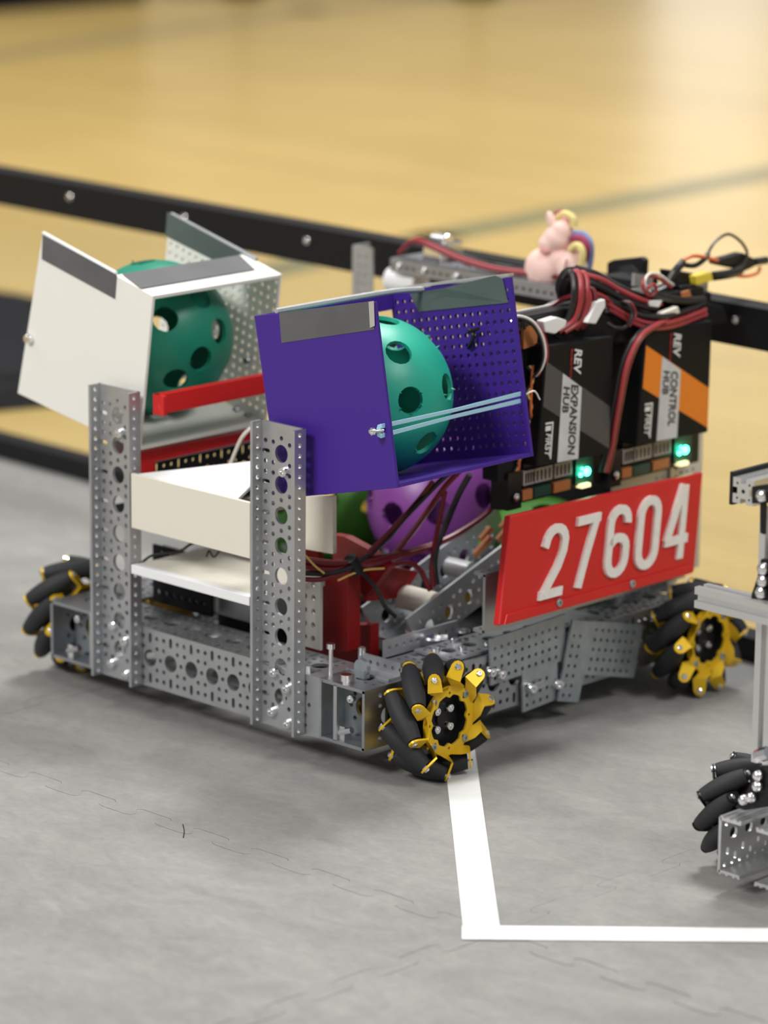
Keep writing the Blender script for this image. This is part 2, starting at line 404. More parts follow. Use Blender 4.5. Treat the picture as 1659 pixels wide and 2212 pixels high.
# dark case outside the field on the left
cs = empty('equipment_case', (-1500, 850, -10)); tag(cs, 'dark blurred case on the court floor behind the barrier at left', 'case')
MB().poly([(-1843, 1071, -10), (-1989, 800, -10), (-1282, 600, -10), (-1214, 792, -10), (-1640, 1093, -10)], (0, 0, 26)).add([], []).build('body', curtain, cs, loc=(0, 0, 0)).location = Vector((1500, -850, 10)) * S
MB().poly([(-1800, 1040, 11), (-1940, 810, 11), (-1300, 640, 11), (-1250, 780, 11), (-1640, 1060, 11)], (0, 0, 14)).build('lid', curtain, cs).location = Vector((1500, -850, 10)) * S
# dark skirted table far behind, chair feet
tb = empty('skirted_table', (-4900, 3500, -10)); tag(tb, 'black skirted table far across the court at top left', 'table')
tm = Vector((4900, -3500, 10)) * S
a = Vector((-4535, 3900, -10)); b_ = Vector((-4640, 2600, -10)); n_ = Vector((-800, 60, 0))
MB().poly([a, b_, b_ + n_, a + n_], (0, 0, 700)).build('skirt', curtain, tb).location = tm
MB().poly([a + Vector((30, 20, 700)), b_ + Vector((30, -20, 700)), b_ + n_ + Vector((-30, -20, 700)), a + n_ + Vector((-30, 20, 700))], (0, 0, 30)).build('table_top', curtain, tb).location = tm
for (x, y), lab in (((-4440, 4130), 'black chair foot at the top edge, left of the paler floor reflection'), ((-4070, 4560), 'black chair foot at the top edge near the middle')):
    r_ = empty('far_chair', (x, y, -10)); tag(r_, lab, 'chair', 'far chairs')
    MB().box((-45, -30, 0), (45, 30, 25)).build('foot', black, r_); MB().cyl((0, 0, 25), (0, 0, 400), 14).build('leg', black, r_)
    MB().box((-180, -180, 400), (180, 180, 430)).build('seat', black, r_)

# ---------------------------------------------------------------- perforated practice balls
def ball_dirs(seeds, n):
    D = [Vector(d).normalized() for d in seeds]; k = len(D); rnd = random.Random(3)
    while len(D) < n: D.append(Vector((rnd.gauss(0, 1), rnd.gauss(0, 1), rnd.gauss(0, 1))).normalized())
    for _ in range(150):
        for i in range(k, n):
            f = Vector((0, 0, 0))
            for j in range(n):
                if j != i:
                    d = D[i] - D[j]; f += d / max(.02, d.length) ** 3
            D[i] = (D[i] + f * .01).normalized()
    return D
def ball_mesh(name, dirs, R_=63.5, hr=10.5, t=3.0):
    # geodesic sphere: faces inside a hole are removed, the rim is pulled onto the circle, then a shell is given thickness
    bm = bmesh.new(); bmesh.ops.create_icosphere(bm, subdivisions=5, radius=1.0)
    ca = math.cos(math.asin(hr / R_)); sa = hr / R_
    dead = []
    for f in bm.faces:
        c = f.calc_center_median().normalized()
        if any(c.dot(d) > ca for d in dirs): dead.append(f)
    bmesh.ops.delete(bm, geom=dead, context='FACES')
    for v in bm.verts:
        if v.is_boundary:
            d = max(dirs, key=lambda q: q.dot(v.co)); t_ = (v.co - d * v.co.dot(d)).normalized(); v.co = d * ca + t_ * sa
    for v in bm.verts: v.co *= R_ * S
    bmesh.ops.recalc_face_normals(bm, faces=bm.faces)
    me = bpy.data.meshes.new(name); bm.to_mesh(me); bm.free()
    o = bpy.data.objects.new(name, me); C.objects.link(o)
    md = o.modifiers.new('s', 'SOLIDIFY'); md.thickness = t * S; md.offset = -1
    dg = bpy.context.evaluated_depsgraph_get(); me2 = bpy.data.meshes.new_from_object(o.evaluated_get(dg))
    bpy.data.objects.remove(o); bpy.data.meshes.remove(me)
    me2.shade_smooth(); me2.set_sharp_from_angle(angle=.7)
    return me2
def ball(me, c, m, lab, rot=(0, 0, 0), sc=1.0, grp='perforated balls carried by the robot'):
    o = bpy.data.objects.new('perforated_ball', me.copy()); o.data.materials.clear(); o.data.materials.append(m)
    C.objects.link(o); o.location = Vector(c) * S; o.rotation_euler = rot; o.scale = (sc,) * 3; tag(o, lab, 'ball', grp); return o
PB = Vector((-66.4, 75.0, 281.7)); WB = Vector((-314.2, 77.0, 292.2))
ball(ball_mesh('ball_a', ball_dirs([(0.172, 0.049, 0.984), (0.678, -0.251, 0.691), (0.942, -0.307, 0.133), (0.892, 0.408, 0.195), (0.881, 0.048, -0.471)], 24), 61.5), PB, gteal, 'teal green perforated ball inside the purple box')
ball(ball_mesh('ball_b', ball_dirs([(0.751, -0.517, 0.411), (0.776, 0.066, 0.627), (0.955, 0.238, 0.177), (0.820, -0.409, -0.400), (0.677, 0.574, -0.461)], 20), 62.5), WB, ggreen, 'deep green perforated ball inside the white box')
bc = ball_mesh('ball_c', ball_dirs([(0, 0, 1)], 24), 63.5, 12)
ball(bc, (-200.0, 292.3, 136.1), violet, 'purple perforated ball low inside the robot behind the wires', (.5, .3, 1.1), .94)
ball(bc, (-104.0, 316.3, 94.2), lime, 'lime green perforated ball partly hidden behind the red number plate', (.2, 1.0, .3), .94)
ball(bc, (-320.9, 285.0, 112.6), lime, 'lime green perforated ball left of the purple ball beside the cream bin', (1.2, .3, .6), .94)

# ---------------------------------------------------------------- the robot
rb = empty('competition_robot'); tag(rb, 'large aluminium-channel robot with white and purple boxes, red 27604 plate and yellow mecanum wheels', 'robot')
X3 = Vector((1, 0, 0)); Y3 = Vector((0, 1, 0)); Z3 = Vector((0, 0, 1))
def part(b_, name, m, smooth=False, bev=0.0, parent=rb, label=None):
    o = b_.build(name, m, parent, smooth, bev=bev)
    if label: o['label'] = label
    return o
# front and rear crossbars, side rails, uprights
part(channel((-312, 0, 52), X3, Z3, -Y3, 264), 'crossbar', alu)
part(channel((-312, 406, 52), X3, Z3, Y3, 264), 'crossbar', alu)
part(channel((0, 0, 52), Y3, Z3, X3, 408), 'side_rail', alud)
part(channel((-360, 0, 52), Y3, Z3, -X3, 408), 'side_rail', alud)
for x in (-87, -272):
    part(channel((x, -.4, 28), Z3, X3, Y3, 240, low=True), 'upright', alu)
    screws([(x + dx, -3, z) for dx, z in ((-6, 72), (8, 62), (-8, 40), (9, 34), (4, 232))], steel, rb, (0, -1, 0), 4.2, 4)
# inner motor plates visible in the rail ends
for x in (-24, -336):
    b_ = MB(); b_.mesh(plate2d(rect(-22, -22, 22, 22), [circ(0, 0, 9, 20)] + [circ(14 * math.cos(a), 14 * math.sin(a), 2) for a in [PI / 4 * i for i in range(8)]], 3), basis((x, 26, 52), X3, Z3, -Y3))
    part(b_, 'motor_mount', zinc)
    part(MB().cyl((x, 30, 52), (x, 120, 52), 18, 20), 'drive_motor', glassm, True)
    screws([(x + 8, 4, 66)], steel, rb, -Y3, 3.5, 4); part(MB().cyl((x - 6, 3, 36), (x + 8, 3, 41), 2.6, 8), 'cross_screw', steel, True); part(MB().box((x - 5, 2, 30), (x + 1, 10, 42)), 'spacer', steel)
part(MB().box((-47, -1, 30), (-45, 40, 75)), 'rail_divider', zinc)
part(MB().box((-33, 0, 30), (-29.5, 2.5, 74)), 'rail_strut', alu)

# mecanum wheels
def roller_mesh():
    b_ = MB(); pr = []
    for i in range(11):
        s_ = -23 + 46 * i / 10; pr.append((s_, 52 - math.sqrt(42.6 ** 2 + .5 * s_ * s_)))
    pr = [(-23, pr[0][1] - 1.5)] + pr + [(23, pr[-1][1] - 1.5)]
    b_.lathe((0, 0, 0), (0, 0, 1), pr, 16)
    o = b_.build('roller', rubber, None, True); me = o.data; bpy.data.objects.remove(o); return me
RM = roller_mesh()
def wheel(cx, cy, flip, h, phase, platemat, parent, lab=None, cz=52, sc=.9):
    wb = MB(); wb.lathe((-15, 0, 0), X3, [(0, 26), (26, 26), (26, 21.5), (19, 21.5), (19, 6), (21, 6), (21, 3)], 24)
    wo = wb.build('mecanum_wheel', black, parent, True); wo.location = Vector((cx, cy, cz)) * S; wo.rotation_euler = (0, 0, PI if flip else 0); wo.scale = (sc,) * 3
    if lab: wo['label'] = lab
    for sx in (1, -1):
        # petalled plate: inner ring with scallops, ten bent petals that hold the roller pins
        pb = MB()
        inner = [((22.5 + (-2.6 if (i % 4 == 0) else 0)) * math.cos(2 * PI * i / 32), (22.5 + (-2.6 if (i % 4 == 0) else 0)) * math.sin(2 * PI * i / 32)) for i in range(32)]
        me = plate2d(circ(0, 0, 30.5, 40), [inner] + [circ(24.2 * math.cos(2 * PI * (i + .0) / 8), 24.2 * math.sin(2 * PI * i / 8), 1.3, 8) for i in range(8)], 1.8)
        pb.mesh(me, basis((13.4 * sx, 0, 0), Y3, Z3, X3))
        pins = MB()
        for i in range(10):
            ph = phase + 2 * PI * i / 10
            rho0 = Vector((0, math.cos(ph), math.sin(ph))); tg0 = Vector((0, -math.sin(ph), math.cos(ph)))
            ax = (X3 + tg0 * h).normalized() * sx                     # roller axis pointing outward on this side
            end = rho0 * 42.6 + ax * 24.2
            rho = Vector((0, end.y, end.z)).normalized(); tg = Vector((0, -rho.z, rho.y))
            wv = ax.cross(rho0).normalized()
            if wv.dot(tg) < 0: wv = -wv
            rhoA = (rho0 * 1.2 + rho * .8).normalized(); tgA = Vector((0, -rhoA.z, rhoA.y))
            A = rhoA * 28.5 + X3 * (13.4 * sx); B = end * 1.0 - rho0 * 10.5 ; T = end + rho0 * 1.0
            secs = [(A, tgA * 8.4), (A.lerp(B, .55) + X3 * (1.5 * sx), (tgA * 1.2 + wv).normalized() * 7.9), (B, wv * 6.4), (T, wv * 5.4), (T + rho0 * 3.2, wv * 4.0), (T + rho0 * 4.9, wv * 1.6)]
            th = ax * 1.7; vs = []; fs = []
            for c, wv_ in secs: vs += [c - wv_, c + wv_, c + wv_ + th, c - wv_ + th]
            for s_ in range(len(secs) - 1):
                o_ = s_ * 4
                for e in range(4): fs.append((o_ + e, o_ + (e + 1) % 4, o_ + 4 + (e + 1) % 4, o_ + 4 + e))
            fs += [(0, 1, 2, 3), tuple(len(vs) - 4 + q for q in (3, 2, 1, 0))]
            pb.add(vs, fs)
            pins.lathe(T - ax * 1, ax, [(0, 2.7), (4.0, 2.7), (4.6, 2.0), (4.6, 1.2), (3.4, 1.0)], 8)
        po = pb.build('hub_plate', platemat, wo, True)
        tag(pins.build('roller_pins', steel, wo, True), kind='stuff')
    for i in range(10):
        ph = phase + 2 * PI * i / 10
        rho = Vector((0, math.cos(ph), math.sin(ph))); tg = Vector((0, -math.sin(ph), math.cos(ph))); ax = (X3 + tg * h).normalized()
        r_ = bpy.data.objects.new('roller', RM); C.objects.link(r_); r_.parent = wo
        r_.location = rho * 42.6 * S; r_.rotation_euler = ax.to_track_quat('Z', 'Y').to_euler()
    for yy, zz in ((-8, 8), (8, 8), (-8, -8), (8, -8)):
        MB().screw((4, yy, zz), X3, 4.0, 5).build('screw', steel, wo, True)
        MB().screw((13.6, yy * 2.42, zz * 2.42), X3, 3.4, 2.2).build('screw', zinc, wo, True)
    return wo
WP = math.radians(61)
wheel(30, 48, False, 1, WP, yellow, rb); wheel(27, 363, False, -1, math.radians(20), yellow, rb)
wheel(-381, 46, True, -1, math.radians(8), yellow, rb); wheel(-381, 361, True, 1, math.radians(30), yellow, rb)

# tilted boxes -------------------------------------------------
def up(p, y): return Vector((p[0], y, p[2]))
# purple box
TL, TR, BR, BL = (Vector((-128, 8, 344)), Vector((-1, 8, 372)), Vector((24, 8, 236)), Vector((-100, 8, 206)))
pbx = MB().poly([TL, TR, BR, BL], (0, 3, 0)).build('purple_box', purple, rb, bev=.4)
ex = (TR - TL) / 130; dn = (BR - TR) / 138
holes = [circ(6 + 7.9 * i, 9 + 7.9 * j, 2.0, 8) for i in range(16) for j in range(16)]
MB().mesh(plate2d(rect(0, 0, 130, 138), holes, 3), basis(TL + Vector((0, 150, 0)), ex, dn, -Y3)).build('perforated_wall', purple, pbx)
MB().poly([up(q, 11) for q in (BL, BR, BR - dn * 3, BL - dn * 3)], (0, 145.5, 0)).build('box_floor', purple, pbx, bev=.4)
MB().poly([up(q, 11) for q in (TL, TL + ex * 3, TL + ex * 3 + dn * 14, TL + dn * 14)], (0, 145.5, 0)).build('edge_strip', purple, pbx)
MB().poly([up(q, 11) for q in (BL - dn * 3, BL + ex * 3 - dn * 3, BL + ex * 3 - dn * 20, BL - dn * 20)], (0, 145.5, 0)).build('edge_strip', purple, pbx)
# duct tape
def tp(pts, d, m=tape, nm='duct_tape', par=None): return MB().poly(pts, d).build(nm, m, par)
tp([(-100.5, 7.6, 350.2), (-2.0, 7.6, 372.7), (-0.8, 7.6, 351.5), (-97.9, 7.6, 327.5)], (0, .35, 0), par=pbx)
tp([(-105.3, 156.0, 345.8), (-67.3, 154.5, 355.4), (-15.7, 156.0, 371.8), (-8.0, 156.0, 370.3), (-1.8, 156.0, 352.5), (-95.6, 156.0, 332.7)], (0, -.5, 0), tapeg, par=pbx)
b_ = MB(); b_.poly([(-5.9, 7.2, 371.6), (-0.7, 7.2, 373.0), (0.5, 7.2, 354.5), (-4.2, 7.2, 352.4)], (0, -.4, 0)); part(b_, 'silver_tape', tapes, parent=pbx)
part(MB().tube([TL + Vector((20, 4, 6)), TL + Vector((24, 60, 7)), TL + Vector((30, 120, 8)), TL + Vector((36, 150, 7))], 2.2, 6), 'silver_tape', tapes, True, parent=pbx)
part(MB().poly([TL + ex * 8 + Vector((0, 149, 1)), TR - ex * 2 + Vector((0, 149, 1)), TR - ex * 2 + Vector((0, 149, 3)), TL + ex * 8 + Vector((0, 149, 3))], (0, 6, 0)), 'silver_tape', tapes, parent=pbx)
part(MB().tube([(-39.9, 154.0, 326.5), (-34.1, 152.0, 323.9), (-34.9, 152.0, 318.0), (-40.6, 154.0, 311.8)], 1.6, 6).tube([(-39.0, 152.0, 324.7), (-26.6, 150.0, 329.6)], 1.4, 6), 'zip_tie', black, True, parent=pbx)
# rubber band stretched from a screw on the front wall to the far wall
e0 = Vector((10.2, 4.0, 277.5)); e1 = Vector((11.5, 159.0, 280.7))
b_ = MB()
for dz in (4.0, -4.0):
    a = e0 + Vector((0, 0, dz * .9)); c = e1 + Vector((0, 0, dz * .7)); m_ = a.lerp(c, .5) + Vector((0, 0, -dz * .2))
    b_.poly([a + Vector((0, 0, 1.6)), m_ + Vector((0, 0, 1.3)), c + Vector((0, 0, 1.6)), c - Vector((0, 0, 1.6)), m_ - Vector((0, 0, 1.3)), a - Vector((0, 0, 1.6))], (.9, .5, 0))
b_.poly([e0 + Vector((0, 0, 5.4)), e0 + Vector((-2, -1, 4.4)), e0 + Vector((-3.2, -1.6, 0)), e0 + Vector((-2, -1, -4.4)), e0 + Vector((0, 0, -5.4)), e0 + Vector((-1, -.6, 0))], (.9, .5, 0))
part(b_, 'rubber_band', bandb)
part(MB().lathe(e0 + Vector((0, 3, 0)), (-.35, -1, 0), [(0, 1.6), (8, 1.6), (8, 3.4), (10, 3.2), (11.5, 1.4)], 10), 'screw', steel, True)
part(MB().tube([e1, e1 + Vector((5, 8, 4)), e1 + Vector((4, 16, -4))], .7, 5), 'zip_tie', wwhite, True)

# white box
TL, TR, BR, BL = (Vector((-373, 8, 377)), Vector((-242, 8, 344)), Vector((-260, 8, 217)), Vector((-407, 8, 241)))
wbx = MB().poly([TL, TR, BR, BL], (0, 3, 0)).build('white_box', white, rb, bev=.4)
ex = (TR - TL) / 135; dn = (BR - TR) / 128
holes = [circ(5 + 7.9 * i, 7 + 7.9 * j, 1.9, 8) for i in range(17) for j in range(15)]
MB().mesh(plate2d(rect(0, 0, 135, 128), holes, 2.5), basis(TL + Vector((0, 140, 0)), ex, dn, -Y3)).build('perforated_wall', white, wbx)
MB().poly([up(q, 11) for q in (BL + dn * 0, BR, BR - dn * 3.5, BL - dn * 3.5)], (0, 135.5, 0)).build('box_floor', white, wbx, bev=.4)
MB().poly([up(q, 11) for q in (TR - ex * 45, TR, TR + dn * 3, TR - ex * 45 + dn * 3)], (0, 135.5, 0)).build('top_strip', white, wbx, bev=.3)
tp([(-372.1, 7.4, 376.7), (-283.4, 7.4, 355.4), (-285.8, 7.4, 335.8), (-373.7, 7.4, 356.5)], (0, .4, 0), par=wbx)
tp([(-375.7, 147.0, 379.4), (-284.6, 147.0, 356.2), (-315.4, 147.0, 345.0), (-378.1, 147.0, 358.9)], (0, -.4, 0), tapeg, par=wbx)
tp([TR - ex * 43 + Vector((0, 6, .6)), TR - ex * 14 + Vector((0, 0, .6)), TR - ex * 14 + Vector((0, 124, .6)), TR - ex * 43 + Vector((0, 134, .6))], (0, 0, .4), tape, par=wbx)
part(MB().tube([TL + Vector((0, 1, 1)), TR - ex * 45 + Vector((0, 1, 1.5))], 1.5, 5), 'tape_edge', gwhite, parent=wbx)
part(MB().tube([TL + Vector((0, 141, 1)), TR - ex * 30 + Vector((0, 141, 1.5))], 1.7, 5), 'tape_edge', tapes, parent=wbx)
for q in ((-388.4, 8.0, 289.4), ):
    part(MB().screw(Vector(q) + Vector((-1, 0, 0)), -Y3, 4, 5), 'screw', steel, True, parent=wbx)
for q in ((-274.4, 143.0, 269.3), (-287.1, 143.0, 225.8), (-273.9, 143.0, 222.9)): part(MB().screw(q, -Y3, 3.2, 4), 'screw', zinc, True, parent=wbx)
# red retaining bar across the white box
part(MB().box((-238, 4, 251), (-232, 165, 267)).box((-238, 4, 251), (-226, 8, 267)).box((-262, 156, 251), (-236, 163, 267)), 'retaining_bar', red, bev=.5)

# white feeder between the uprights
part(MB().box((-247, -12, 160), (-112, -8.5, 204)), 'feeder_panel', cream, bev=.4)
part(MB().poly([(-246, -8, 203), (-152, 48, 222), (-149, 52, 220), (-130, -8, 203)], (0, 0, -2.5)), 'ramp_sheet', whitep)
part(MB().box((-160, 50, 219), (-146, 58, 224)), 'ramp_clip', whitep)
part(MB().poly([(-129.4, 55.0, 194.9), (-89.3, 55.0, 201.9), (-89.0, 55.0, 155.9), (-129.2, 55.0, 153.6)], (0, 4, 0)), 'feeder_end_panel', cream)
part(MB().box((-247, -12, 123), (-112, 100, 129.5)), 'shelf', cream, bev=.4)
part(MB().box((-247, -12.6, 122.6), (-112, -6, 130)), 'shelf_lip', whitep, bev=.4)
part(MB().tube([(-249.5, -2.0, 126.6), (-246.3, 10.0, 133.4), (-227.2, 20.0, 138.2), (-218.0, 25.0, 145.1), (-213.7, 30.0, 146.5)], 1.2, 5), 'sensor_cable', wblack, True)
part(MB().tube([(-194.5, 20.0, 140.2), (-193.4, 22.0, 144.9), (-190.2, 24.0, 140.2), (-185.4, 26.0, 145.7)], .9, 5), 'sensor_cable', wblack, True)
# red frame behind the feeder and its channel
part(MB().poly([(-272.0, 19.2, 211.7), (-272.0, 160.8, 210.3), (-272.0, 160.8, 202.5), (-272.0, 36.6, 201.6), (-272.0, 36.5, 188.3), (-272.0, 19.0, 191.2)], (-6, 0, 0)), 'red_bracket', red)
part(channel((-276, 18, 178), Y3, Z3, X3, 168), 'lift_channel', blackm)
part(MB().box((-302, 16, 200.5), (-273, 190, 203)), 'channel_edge', alu)
part(MB().cyl((-290, 118, 176), (-280, 118, 176), 9, 18), 'red_spacer', red, True)
part(MB().tube([(-186.1, 60.0, 239.3), (-197.1, 60.0, 228.1), (-211.0, 60.0, 202.5), (-215.3, 60.0, 194.9)], 1.6, 6), 'pull_cord', wwhite, True)
# ribs behind the crossbar
b_ = MB(); b_.mesh(plate2d(rect(0, 0, 70, 48), [circ(22, 30, 7, 18), circ(46, 30, 7, 18)] + [circ(6 + 9 * i, 9 + 0 * i, 2.4) for i in range(7)] + [circ(10 + 10 * i, 42, 2.2) for i in range(6)], 2.5), basis((-300, 60, 76), X3, Z3, -Y3)); part(b_, 'perforated_plate', blackm); part(MB().box((-298, 68, 78), (-234, 70, 122)), 'bright_backing', whitep)  # white sheet added so the holes look bright, like mat seen through
part(channel((-212, 70, 76), Z3, X3, -Y3, 72, low=True), 'strut', alu)
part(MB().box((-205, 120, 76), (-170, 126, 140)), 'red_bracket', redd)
part(MB().cyl((-292, 100, 100), (-232, 100, 100), 19, 18), 'intake_roller', whitep, True)
b_ = MB(); b_.mesh(plate2d(rect(0, 0, 34, 62), [circ(8 + 9 * i, 8 + 11 * j, 2.3) for i in range(3) for j in range(5)], 2.5), basis((-130, 50, 78), X3, Z3, -Y3)); part(b_, 'perforated_plate', plateal)
# red printed supports
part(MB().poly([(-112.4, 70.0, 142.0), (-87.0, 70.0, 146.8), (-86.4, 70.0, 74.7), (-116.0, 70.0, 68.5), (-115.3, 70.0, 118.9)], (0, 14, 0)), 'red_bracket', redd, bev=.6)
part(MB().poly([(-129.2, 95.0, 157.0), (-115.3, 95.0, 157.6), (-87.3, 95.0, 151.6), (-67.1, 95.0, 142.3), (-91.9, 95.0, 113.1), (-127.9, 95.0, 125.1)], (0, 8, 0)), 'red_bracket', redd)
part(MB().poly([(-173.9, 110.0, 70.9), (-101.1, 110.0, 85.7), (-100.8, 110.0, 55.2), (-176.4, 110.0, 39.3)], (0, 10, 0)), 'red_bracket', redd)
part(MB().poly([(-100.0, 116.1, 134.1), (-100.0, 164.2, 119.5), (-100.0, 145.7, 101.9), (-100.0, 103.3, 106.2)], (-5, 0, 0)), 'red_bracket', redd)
part(MB().box((-300, 130, 30), (-60, 300, 60)), 'belly_box', blackm, bev=3)
part(MB().box((-240, 200, 60), (-130, 300, 74)), 'battery', blackm, bev=3)

part(MB().box((-345, 372, 78), (-70, 376, 250)), 'dark_backdrop', blackm)  # added black sheet: makes the interior dark and hides the bright floor behind
# inclined channel right of the supports
a = Vector((-60.0, 107.0, 99.5)); c_ = Vector((-60.0, 222.7, 140.5)); dv = (c_ - a).normalized(); nv = dv.cross(X3).normalized()
if nv.z < 0: nv = -nv
L_ = 168
b_ = MB()
H = []
x = 22
while x < L_ - 8:
    H.append(circ(x, -20, 6, 16)); H += [circ(x + 12, -20, 1.9), circ(x - 8, -10, 1.9), circ(x + 8, -10, 1.9), circ(x - 8, -29, 1.9), circ(x + 8, -29, 1.9)]; x += 24
me = plate2d([(0, 0), (L_, 0), (L_, -34), (6, -34)], H, 2.5)
b_.mesh(me, basis(a + X3 * 0, dv, nv, X3)); b_.mesh(me, basis(a - X3 * 48, dv, nv, X3))
part(b_, 'inclined_channel', alu)
part(MB().poly([a - nv * 34 + dv * 8, a - nv * 34 + dv * L_, a - nv * 34 + dv * L_ - X3 * 48, a - nv * 34 + dv * 8 - X3 * 48], nv * 2), 'inclined_base', zinc)
part(MB().cyl(a + dv * 40 - nv * 12 - X3 * 6, a + dv * 40 - nv * 12 - X3 * 42, 10, 18), 'guide_roller', cream, True)
part(MB().cyl(a + dv * 92 - nv * 13 - X3 * 14, a + dv * 92 - nv * 13 - X3 * 38, 8, 18), 'guide_roller', alu, True)
b_ = MB()
for i in range(7):
    q = a + dv * (100 + 7 * i) - nv * (2 + 2 * (i % 3)) - X3 * (14 + 4 * (i % 4)); b_.cyl(q, q + Vector((3, 9, 9)), 3.2, 8)
part(b_, 'servo_gears', pcbo, True)
part(MB().cyl(a + dv * 45 - nv * 22 - X3 * 8, a + dv * 45 - nv * 22 + X3 * -3, 6, 14).cyl(a + dv * 69 - nv * 22 - X3 * 8, a + dv * 69 - nv * 22 - X3 * 3, 6, 14), 'brass_bushing', glassm, True)
# little plates, screws on the near right corner
b_ = MB(); b_.mesh(plate2d(rect(-49, 0, -4, 11), [circ(-44 + 8 * i, 5.5, 1.7) for i in range(6)], 2), basis((0, 44, 77), X3, Z3, -Y3)); b_.box((-49, 30, 76.2), (-4, 44, 78)); part(b_, 'angle_bracket', alu)
b_ = MB()
for q, pr_ in (((-48, 12, 76), [(0, 1.8), (21, 1.8), (21, 3.4), (25, 3.4), (25, 1.5)]), ((-22, 2.5, 76), [(0, 3.2), (3, 3.2), (3, 4.4), (8, 4.4), (8, 2)]), ((-64, 3, 76), [(0, 3), (6, 3), (6, 1.5)]), ((-46, 44, 86), [(0, 3), (6, 3), (6, 1.5)])):
    part(MB().lathe(q, Z3, pr_, 12), 'standoff', steel, True)
part(MB().cyl((-26, 22, 84), (-26, 26, 84), 7, 14).box((-31, 21, 76), (-21, 27, 83)), 'clamp', zinc, True)
part(MB().mesh(plate2d(rect(0, 0, 180, 40), [circ(6 + 8 * i, 6 + 28 * j, 1.8) for i in range(21) for j in range(2)] + [circ(18 + 24 * i, 20, 6, 16) for i in range(6)], 2), basis((-4, 100, 78), Y3, -X3, Z3)), 'top_plate', alud)
b_ = MB(); b_.mesh(plate2d(rect(0, 0, 84, 14), [circ(6 + 8 * i, 7, 1.8) for i in range(10)], 2), basis((-50, 72, 77), Y3, Z3, X3)); part(b_, 'angle_bracket', alu)
part(MB().tube([(-68.7, 118.5, 86.0), (-42.7, 114.8, 86.0), (-34.4, 127.2, 86.0)], 2.4, 6).mesh(plate2d(circ(0, 0, 6, 14), [circ(0, 0, 2.5)], 1.6), basis((-38.2, 149.9, 86.0), X3, Y3, Z3)), 'linkage_arm', steel, True)
screws([(-30, 110, 79), (-18, 128, 79), (-38, 140, 79), (-12, 150, 79)], steel, rb, Z3)

# channel behind the number plate
part(channel((2, 131, 119), Y3, Z3, X3, 245, low=True), 'plate_channel', alu)
# grid plates bolted over the right rail
def gridplate(o, ey, ez, w_, h_, nm='grid_plate', cut=None):
    holes = [circ(5 + 8 * i, 5 + 8 * j, 1.7, 8) for i in range(int((w_ - 4) // 8)) for j in range(int((h_ - 4) // 8))]
    return part(MB().mesh(plate2d(rect(0, 0, w_, h_), holes, 2), basis(o, ey, ez)), nm, zinc)
gridplate((2.2, 138, 52), (0, .999, .035), (0, -.035, .999), 88, 38)
gridplate((2.6, 176, 22), (0, .995, .06), (0, -.06, .995), 42, 34)
gridplate((6.0, 214, 24), (0, .97, -.24), (0, .24, .97), 26, 66)
gridplate((3.4, 233, 42), (0, .97, -.24), (0, .24, .97), 80, 44)
screws([(4, 183, 41), (4, 214, 38), (3, 136, 64), (3, 147, 60)], steel, rb, X3, 4.4, 5)
part(MB().cyl((5, 183, 40), (7, 196, 43), 3, 8), 'cross_screw', steel, True); part(MB().cyl((5, 210, 40), (7, 219, 37), 3, 8), 'cross_screw', steel, True)

# number plate, tilted slightly back
PT = [Vector((17.0, 142.0, 190.1)), Vector((17.0, 376.7, 186.5)), Vector((27.0, 356.8, 107.8)), Vector((27.0, 120.3, 108.8))]
pe = (PT[1] - PT[0]).normalized(); pd = ((PT[2] - PT[1]) + (PT[3] - PT[0])).normalized(); pn = pe.cross(-pd).normalized()
if pn.x < 0: pn = -pn
npl = MB().poly(PT, -pn * 7).build('number_plate', red, rb, bev=1.2)
MB().poly([PT[3] - pd * 8 + pe * 6 + pn * 0, PT[2] - pd * 8 - pe * 6, PT[2] - pe * 4 , PT[3] + pe * 4], pn * 1.6).build('plate_lip', red, npl, bev=.5)
PW = (PT[1] - PT[0]).length; PH = (PT[3] - PT[0]).length
def uv(u, v): return PT[0].lerp(PT[1], u).lerp(PT[3].lerp(PT[2], u), v)
def digit_mb(kind):                   # 30 wide x 62 tall, stroke 8.5
    b_ = MB(); W = 7.4
    if kind == '2': P = [[(2, 44)] + arc(14.5, 45, 11.5, 13, 175, 10, 8) + [(25, 38), (20, 26), (10, 12), (5, 4.5)], [(1, 4.3), (28, 4.3)]]
    elif kind == '7': P = [[(1, 57.7), (29, 57.7)], [(24.5, 56), (16, 28), (9, 0)]]
    elif kind == '6': P = [[(25.5, 45)] + arc(15, 46, 10.7, 11.8, 0, 180, 8) + [(4.3, 30), (4.3, 17)] + arc(15, 16, 10.7, 11.8, 180, 360, 8) + [(25.7, 22)] + arc(15, 24, 10.7, 10, 0, 150, 7)]
    elif kind == '0': return ribbon(b_, arc(15, 46, 10.7, 11.8, 0, 180, 10) + arc(15, 16, 10.7, 11.8, 180, 360, 10), W, Matrix.Identity(4), 3.2, True)
    else: P = [[(20, 62), (3, 17)], [(1, 16.5), (30, 16.5)], [(22.5, 61), (22.5, 0)]]
    for i, p_ in enumerate(P): ribbon(b_, p_, W, Matrix.Identity(4), 3.2 - .25 * i)
    return b_
